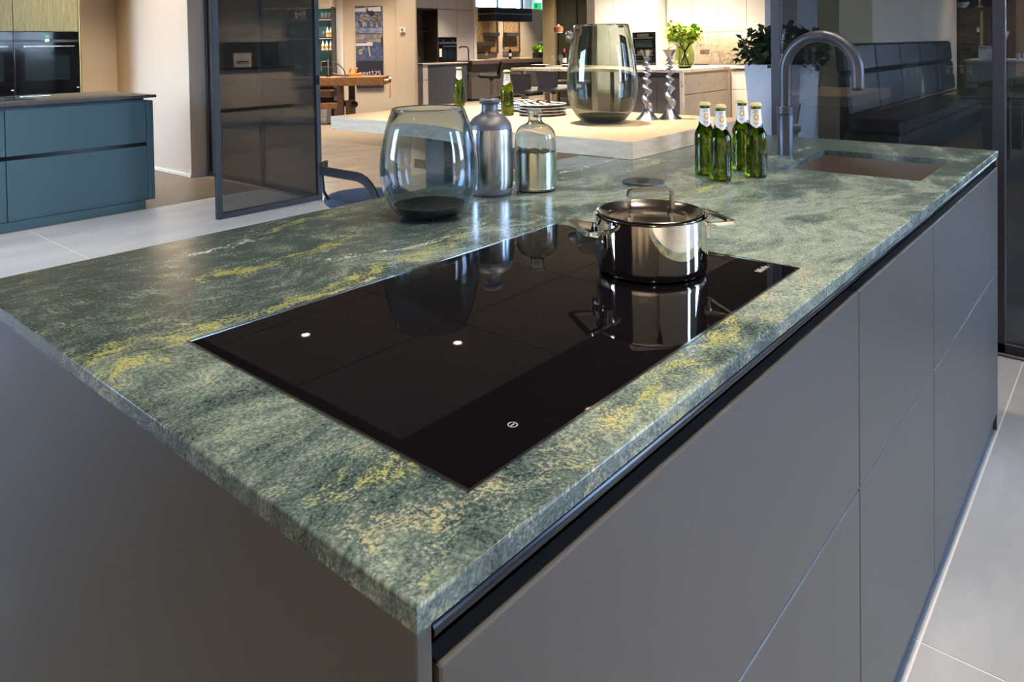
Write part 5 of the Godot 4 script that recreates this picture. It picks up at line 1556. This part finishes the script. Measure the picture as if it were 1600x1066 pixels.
	for k in 7:
		o = thing("wall_cupboard", "white handleless wall cupboard, %s" % nth[k], "wall cupboard", Vector3(10.75, 1.475, -5.72 + zz[k]), 0.0, "white wall cupboards over the splashback")
		var w: float = zz[k + 1] - zz[k]
		part(o, "cabinet_body", bx(0.02, 0, 0.001, 0.34, 1.3, w - 0.001), M.white_gloss)
		part(o, "cupboard_door", bx(0, 0, 0.003, 0.0195, 1.3, w - 0.003, 0.002), M.white_gloss)
		if k == 2: part(o, "energy_label", bx(-0.003, 0.02, 0.395, 0.0, 0.13, 0.44), M.card)
	o = thing("under_cupboard_lamp", "slim warm light strip under the white wall cupboards", "lamp", Vector3(10.75, 1.475, -5.72))
	part(o, "light_strip", bx(0.27, -0.008, 0.05, 0.29, -0.001, 2.9), M.strip_glow)
	var al := AreaLight3D.new()
	al.name = "strip_light"
	al.area_size = Vector2(0.02, 2.8)
	al.light_color = Color8(255, 240, 216)
	al.light_energy = 0.55
	al.area_range = 20.0
	al.shadow_enabled = true
	al.position = Vector3(0.28, -0.014, 1.48)
	al.rotation.x = -PI / 2
	o.add_child(al)
	o = thing("marble_worktop_run", "cream base cupboards with marble worktop along the splashback wall", "kitchen counter", Vector3(10.38, 0, -4.44))
	part(o, "marble_top", bx(0, 0.885, 0, 0.72, H, 1.82, 0.003), M.marble_white)
	part(o, "drawer_front", bx(0.02, 0.57, 0.01, 0.7, 0.86, 1.82, 0.002), M.cream_front)
	part(o, "drawer_front", bx(0.02, 0.10, 0.01, 0.7, 0.56, 1.82, 0.002), M.cream_front)
	part(o, "plinth", bx(0.06, 0.0, 0.01, 0.7, 0.1, 1.82), M.taupe_front)
	part(self_counter(), "marble_top", bx(0, 0.885, 0, 0.72, H, 1.24, 0.003), M.marble_white)
	o = thing("double_socket", "pair of round dark sockets on the marble splashback beside the leafy vase", "socket", Vector3(11.095, 1.13, -5.25))
	for k in 2: part(o, "socket_disc", Geo.new().obox(Transform3D(Basis(), Vector3(0, 0, 0.085 * k)), Vector3(0.012, 0.075, 0.075), 0.02), M.taupe_front)
	o = thing("sink_tap", "slim brass-coloured square tap beside the white oven block", "tap", Vector3(9.85, H + 0.0005, -5.2))
	part(o, "column", Geo.new().tube([Vector3(0, 0, 0), Vector3(0, 0.27, 0), Vector3(0, 0.295, 0.02), Vector3(0, 0.30, 0.05), Vector3(0, 0.30, 0.24)], 0.012, 10), M.stem_steel)
	part(o, "lever", Geo.new().tube([Vector3(0, 0.09, 0), Vector3(0, 0.09, -0.12)], 0.012, 8), M.stem_steel)
	single("flat_tray", "flat black tray on the marble worktop right of the leafy vase", "tray", bx(-0.12, 0, -0.16, 0.12, 0.02, 0.16, 0.003), M.black, Vector3(10.75, H + 0.0005, -5.18))
	single("gas_hob", "low black pan supports on the marble worktop near the tall white planter", "hob", Geo.new().box(Vector3(-0.2, 0, -0.3), Vector3(0.2, 0.008, 0.3), 0.002).box(Vector3(-0.16, 0.008, -0.26), Vector3(-0.14, 0.03, 0.26)).box(Vector3(0.12, 0.008, -0.26), Vector3(0.14, 0.03, 0.26)), M.shelf_dark, Vector3(10.8, H + 0.0005, -4.15))
	# vase with leafy branches
	o = thing("leaf_vase", "moss green glass vase of leafy branches on the marble counter", "vase", Vector3(9.42, H + 0.0005, -4.70))
	var p := [Vector2(0, 0.001), Vector2(0.06, 0.0)]
	p.append_array(curve([Vector2(0.085, 0.004), Vector2(0.12, 0.05), Vector2(0.135, 0.13), Vector2(0.128, 0.24), Vector2(0.098, 0.38)], 5))
	part(o, "vase_body", Geo.new().lathe(hollow(p, 0.004, 0.018), 40), M.moss_glass)
	var rng := RandomNumberGenerator.new()
	rng.seed = 12
	var fol := Geo.new()
	for k in 9:
		var a := TAU * k / 9.0
		var top := Vector3(cos(a) * rng.randf_range(0.12, 0.26), rng.randf_range(0.44, 0.60), sin(a) * rng.randf_range(0.12, 0.26))
		part(o, "branch", Geo.new().tube([Vector3(-cos(a) * 0.07, 0.03, -sin(a) * 0.07), Vector3(cos(a) * 0.02, 0.26, sin(a) * 0.02), top * 0.8, top], 0.005, 6), M.twig)
		for i in 3:
			var q := leaves(22, Vector3(0.08, 0.055, 0.08), 0.075, 100 + k * 3 + i)
			var c := top * (0.82 + 0.14 * i)
			c.y = top.y - 0.05 + 0.03 * i
			for m in q.v.size(): fol.v.append(q.v[m] + c)
			fol.n.append_array(q.n)
			fol.t.append_array(q.t)
	part(o, "foliage", fol, M.leaf_lime)
	part(o, "green_leaves", leaves(170, Vector3(0.27, 0.12, 0.27), 0.085, 55), M.leaf_bright, Vector3(0, 0.50, 0))

func self_counter() -> Node3D:
	var o := thing("corner_worktop", "marble worktop corner running on behind the leafy vase", "worktop", Vector3(10.38, 0, -5.70))
	part(o, "cabinet_body", bx(0.02, 0.0, 0, 0.7, 0.884, 1.24), M.cream_front)
	return o

func planter() -> void:
	var o := thing("tall_planter", "tall tapered white planter with a dark green bush behind the glass partition", "planter", Vector3(3.80, 0, -1.18))
	var g := Geo.new()
	var lo := 0.085
	var hi := 0.155
	var top := 1.16
	var c := [Vector2(-1, -1), Vector2(1, -1), Vector2(1, 1), Vector2(-1, 1)]
	for k in 4:
		var a: Vector2 = c[k]
		var b: Vector2 = c[(k + 1) % 4]
		var m := Vector3(a.x + b.x, -0.12, a.y + b.y).normalized()
		g.quad(Vector3(a.x * lo, 0, a.y * lo), Vector3(b.x * lo, 0, b.y * lo), Vector3(b.x * hi, top, b.y * hi), Vector3(a.x * hi, top, a.y * hi), m)
		var hi2 := hi - 0.012
		g.quad(Vector3(a.x * hi, top, a.y * hi), Vector3(b.x * hi, top, b.y * hi), Vector3(b.x * hi2, top, b.y * hi2), Vector3(a.x * hi2, top, a.y * hi2), Vector3.UP)
		g.quad(Vector3(a.x * hi2, top, a.y * hi2), Vector3(b.x * hi2, top, b.y * hi2), Vector3(b.x * hi2, top - 0.06, b.y * hi2), Vector3(a.x * hi2, top - 0.06, a.y * hi2), -m)
	part(o, "planter_body", g, M.planter_white)
	part(o, "soil", bx(-hi + 0.012, top - 0.08, -hi + 0.012, hi - 0.012, top - 0.04, hi - 0.012), M.twig)
	part(o, "foliage", leaves(1100, Vector3(0.24, 0.14, 0.25), 0.046, 31, 0.1), M.leaf_dark, Vector3(0, top + 0.08, 0))

# ---------------------------------------------------------------- seats behind the right glazing
func lounge() -> void:
	var o := thing("upholstered_bench", "long high-backed dark leather bench with seams behind the glass partition", "bench", Vector3(7.95, 0, -2.05))
	part(o, "plinth", bx(0.02, 0.0, 0.0, 5.6, 0.2, 0.5), M.black)
	part(o, "base", bx(0.0, 0.2, -0.02, 5.65, 0.30, 0.52, 0.01), M.sofa_seat)
	for k in 5:
		part(o, "seat_cushion", bx(1.13 * k + 0.004, 0.30, 0.02, 1.13 * (k + 1) - 0.004, 0.46, 0.54, 0.035), M.sofa_seat)
	for k in 5:
		var w := 1.13
		part(o, "back_cushion", Geo.new().obox(Transform3D(Basis(Vector3.RIGHT, -0.09), Vector3(w * (k + 0.5), 0.70, -0.02)), Vector3(w - 0.006, 0.46, 0.12), 0.03), M.sofa_leather)
		part(o, "back_cushion", Geo.new().obox(Transform3D(Basis(Vector3.RIGHT, -0.09), Vector3(w * (k + 0.5), 1.09, -0.056)), Vector3(w - 0.006, 0.32, 0.12), 0.03), M.sofa_leather)
	for q in [["dining_table", "black dining table with wide flat legs in front of the leather bench", 7.72, -1.12], ["dining_table", "black dining table farther back along the leather bench", 9.75, -1.12]]:
		o = thing(q[0], q[1], "table", Vector3(q[2], 0, q[3]), 0.0, "tables at the leather bench")
		part(o, "tabletop", bx(0, 0.715, 0, 1.35, 0.75, 1.3, 0.004), M.table_black)
		for x in [0.12, 1.15]:
			for zt in [0.32, 1.1]:
				part(o, "leg", bx(x, 0, zt, x + 0.05, 0.715, zt + 0.1, 0.003), M.oak_smoked)
	for k in 2:
		o = thing("black_chair", ["dark upholstered chair at the near black table right of the plum post", "dark upholstered chair at the far black table"][k], "chair", Vector3(8.3 + 2.0 * k, 0, 0.35), PI, "chairs at the black tables")
		part(o, "seat", bx(-0.24, 0.40, -0.24, 0.24, 0.50, 0.24, 0.03), M.leather_black)
		part(o, "backrest", bx(-0.24, 0.45, -0.28, 0.24, 0.88, -0.2, 0.03), M.leather_black)
		for x in [-0.2, 0.2]:
			for zt in [-0.2, 0.2]: part(o, "leg", Geo.new().tube([Vector3(x, 0.41, zt), Vector3(x * 1.1, 0, zt * 1.1)], 0.014, 8), M.stem_steel)
	# wall and pillars behind the bench
	struct("wall_lounge", bx(9.95, 0.0, -2.6, 15.6, CEILING, -2.31), M.plaster)
	struct("wall_lounge_end", bx(8.6, 0.0, -2.6, 9.95, CEILING, -2.312, 0.003), M.ochre_wall)
	struct("pillar_grey", bx(6.5, 0.0, -2.352, 7.05, CEILING, -2.048, 0.003), M.plaster_grey)
	# oven wall at the end
	o = thing("bronze_oven_wall", "dark oak cupboards with stacked bronze ovens and an open top shelf at right", "oven cabinet", Vector3(15.7, 0, -2.6))
	part(o, "carcass", bx(0.02, 0, 0, 0.6, 1.84, 3.6), M.oak_smoked)
	part(o, "open_shelf", Geo.new().box(Vector3(0.5, 1.84, 0), Vector3(0.6, 2.5, 3.6)).box(Vector3(0.0, 1.835, 0), Vector3(0.6, 1.86, 3.6)).box(Vector3(0, 2.5, 0), Vector3(0.6, 2.53, 3.6)), M.dark_walnut)
	part(o, "door", bx(0, 0.06, 0.02, 0.02, 1.83, 0.19, 0.002), M.oak_smoked)
	part(o, "door", bx(0, 1.60, 0.195, 0.02, 1.83, 0.65, 0.002), M.oak_smoked)
	part(o, "edge_strip", bx(-0.01, 0.5, 0.652, 0.02, 1.78, 0.69, 0.002), M.brass)
	for k in 2:
		var ov := part(o, "oven", bx(-0.004, 1.19 - 0.46 * k, 0.2, 0.02, 1.595 - 0.46 * k, 0.648, 0.002), M.oven_bronze)
		part(ov, "control_panel", bx(-0.007, 1.515 - 0.46 * k, 0.36, -0.004, 1.565 - 0.46 * k, 0.5), M.oven_black)
		part(ov, "handle_bar", bx(-0.03, 1.475 - 0.46 * k, 0.21, -0.012, 1.49 - 0.46 * k, 0.64, 0.002), M.oven_black)
	part(o, "energy_label", bx(-0.009, 1.40, 0.595, -0.004, 1.5, 0.645), M.card)
	for k in 5: part(o, "door", bx(0, 0.06, 0.695 + 0.58 * k, 0.02, 1.83, 0.695 + 0.58 * (k + 1) - 0.004, 0.002), M.dark_walnut)
	o = thing("hanging_label", "small white-blue label card tilted on the dark oak cupboard", "label", Vector3(15.66, 1.33, -1.55))
	part(o, "card", Geo.new().obox(Transform3D(Basis(Vector3.RIGHT, 0.35), Vector3.ZERO), Vector3(0.004, 0.16, 0.075)), M.card)
	part(o, "string", Geo.new().tube([Vector3(0, 0.07, -0.02), Vector3(0.02, 0.14, -0.02)], 0.003, 5), M.black)
	single("pierced_bowl", "pale pierced bowl standing on the open top shelf at right", "bowl", Geo.new().lathe([Vector2(0, 0), Vector2(0.05, 0), Vector2(0.10, 0.05), Vector2(0.125, 0.11), Vector2(0.118, 0.11), Vector2(0.09, 0.05), Vector2(0.045, 0.012), Vector2(0, 0.01)], 28), M.pale_top, Vector3(15.85, 1.8605, -2.26))
	o = thing("brass_candlestick", "brass footed candle holder with pale candle on the open top shelf", "candlestick", Vector3(15.85, 1.8605, -1.98))
	part(o, "holder", Geo.new().lathe([Vector2(0, 0), Vector2(0.06, 0), Vector2(0.055, 0.02), Vector2(0.015, 0.05), Vector2(0.012, 0.09), Vector2(0.025, 0.1), Vector2(0, 0.1)], 20), M.brass)
	part(o, "candle", Geo.new().lathe([Vector2(0, 0.1), Vector2(0.018, 0.1), Vector2(0.018, 0.22), Vector2(0, 0.22)], 14), M.cream_front)
	o = thing("greige_counter", "greige counter with pale top at right carrying the price card", "kitchen counter", Vector3(13.8, 0, -1.88))
	part(o, "countertop", bx(-0.02, 0.90, -0.02, 0.9, 0.935, 3.0, 0.003), M.pale_top)
	part(o, "front_panel", bx(0.0, 0.56, 0.0, 0.88, 0.895, 1.2, 0.003), M.greige_counter)
	part(o, "front_panel", bx(0.0, 0.06, 0.0, 0.88, 0.55, 1.2, 0.003), M.greige_counter)
	part(o, "front_panel", bx(0.0, 0.06, 1.204, 0.88, 0.895, 3.0, 0.003), M.greige_counter)
	o = thing("price_card", "white price card with red price standing on the pale counter at right", "price card", Vector3(14.0, 0.9352, -1.57), -PI / 2 + 0.05)
	part(o, "card_sheet", bx(-0.155, 0.0, -0.003, 0.155, 0.225, 0.003), M.card)
	part(o, "stand_foot", bx(-0.06, 0.0, 0.003, 0.06, 0.006, 0.05), M.black)
	part(o, "heading", Geo.new().box(Vector3(-0.14, 0.18, 0.003), Vector3(-0.035, 0.2, 0.005)).box(Vector3(-0.14, 0.155, 0.003), Vector3(-0.05, 0.162, 0.005)).box(Vector3(0.0, 0.18, 0.003), Vector3(0.14, 0.195, 0.005)), M.print_dark)
	var t := TextMesh.new()
	t.text = "29.980,- €"
	t.font = SystemFont.new()
	t.font.font_names = PackedStringArray(["Droid Sans"])
	t.font_size = 32
	t.pixel_size = 0.0011
	t.depth = 0.002
	part(o, "price_lettering", t, M.print_red, Vector3(0.05, 0.08, 0.004))
	o = thing("soap_bottle", "small white pump bottle on the pale counter right of the plum post", "bottle", Vector3(14.1, 0.9352, -1.1))
	part(o, "bottle_body", Geo.new().lathe([Vector2(0, 0), Vector2(0.035, 0), Vector2(0.035, 0.09), Vector2(0.012, 0.1), Vector2(0, 0.1)], 14), M.white_gloss)
	part(o, "pump", Geo.new().tube([Vector3(0, 0.1, 0), Vector3(0, 0.13, 0), Vector3(0, 0.13, 0.05)], 0.007, 6), M.steel)
	single("blue_jar", "small blue jar beside the white pump bottle on the pale counter", "jar", Geo.new().lathe([Vector2(0, 0), Vector2(0.03, 0), Vector2(0.032, 0.07), Vector2(0.02, 0.085), Vector2(0.02, 0.1), Vector2(0, 0.1)], 14), M.blue_plastic, Vector3(14.05, 0.9352, -1.19))

# ---------------------------------------------------------------- kitchen at the front wall, which the glass door mirrors
func front_kitchen() -> void:
	var t := thing("added_shade_cupboards", "added tall dark brown cupboards out of view left of the island, shading its end", "cupboard", Vector3(-2.0, 0, -2.7))  # unseen run added to keep window light off the island's side panel
	for k in 3: part(t, "tall_door", bx(0.58, 0.08, 0.7 * k, 0.6, 2.4, 0.7 * (k + 1) - 0.005, 0.002), M.dark_walnut)
	part(t, "carcass", bx(0, 0.0, 0, 0.58, 2.4, 2.095), M.dark_walnut)
	var o := thing("beige_kitchen", "beige kitchen run with wall cupboards at the front wall, mirrored in the glass door", "kitchen", Vector3(7.0, 0, 4.58))
	for k in 3:
		part(o, "base_door", bx(0.62 * k, 0.08, -0.6, 0.62 * (k + 1) - 0.005, 0.87, -0.02, 0.002), M.cream_front)
		part(o, "wall_door", bx(0.62 * k, 1.45, -0.36, 0.62 * (k + 1) - 0.005, 2.3, -0.02, 0.002), M.cream_front)
	part(o, "plinth", bx(0.0, 0.0, -0.55, 1.85, 0.08, -0.02), M.black)
	part(o, "countertop", bx(-0.01, 0.875, -0.63, 1.87, H, -0.02, 0.003), M.bar_dark)
	part(o, "splashback", bx(0.0, H, -0.03, 1.85, 1.45, -0.02), M.ochre_wall)
	o = thing("sale_card", "white card standing on the beige kitchen's dark countertop", "price card", Vector3(7.75, H + 0.0005, 4.15), PI)
	part(o, "card_sheet", bx(-0.2, 0.0, -0.003, 0.2, 0.3, 0.003), M.card)
	part(o, "heading", Geo.new().box(Vector3(-0.14, 0.1, 0.003), Vector3(0.14, 0.13, 0.005)).box(Vector3(-0.14, 0.07, 0.003), Vector3(0.14, 0.082, 0.005)), M.print_dark)
	spot(7.6, 3.1, 16.0, "over the beige kitchen")
	spot(8.4, 3.1, 16.0, "over the beige kitchen")

# ---------------------------------------------------------------- build
func _ready() -> void:
	set_camera()
	set_sky()
	materials()
	var br := mat("old_brick", Color.WHITE, 0.85)
	triplanar(br, noise_tex(0.045, 4, Color8(104, 78, 50), Color8(206, 176, 128), 256, 256, 66), Vector3(0.9, 2.2, 0.9))
	lamps()
	shell()
	island()
	worktop()
	hob()
	sink()
	tap()
	socket()
	pot()
	vases()
	beers()
	bar_table()
	table_things()
	chair()
	glazing()
	petrol_kitchen()
	bench()
	drinks_shelf()
	bar_kitchen()
	marble_kitchen()
	planter()
	lounge()
	front_kitchen()
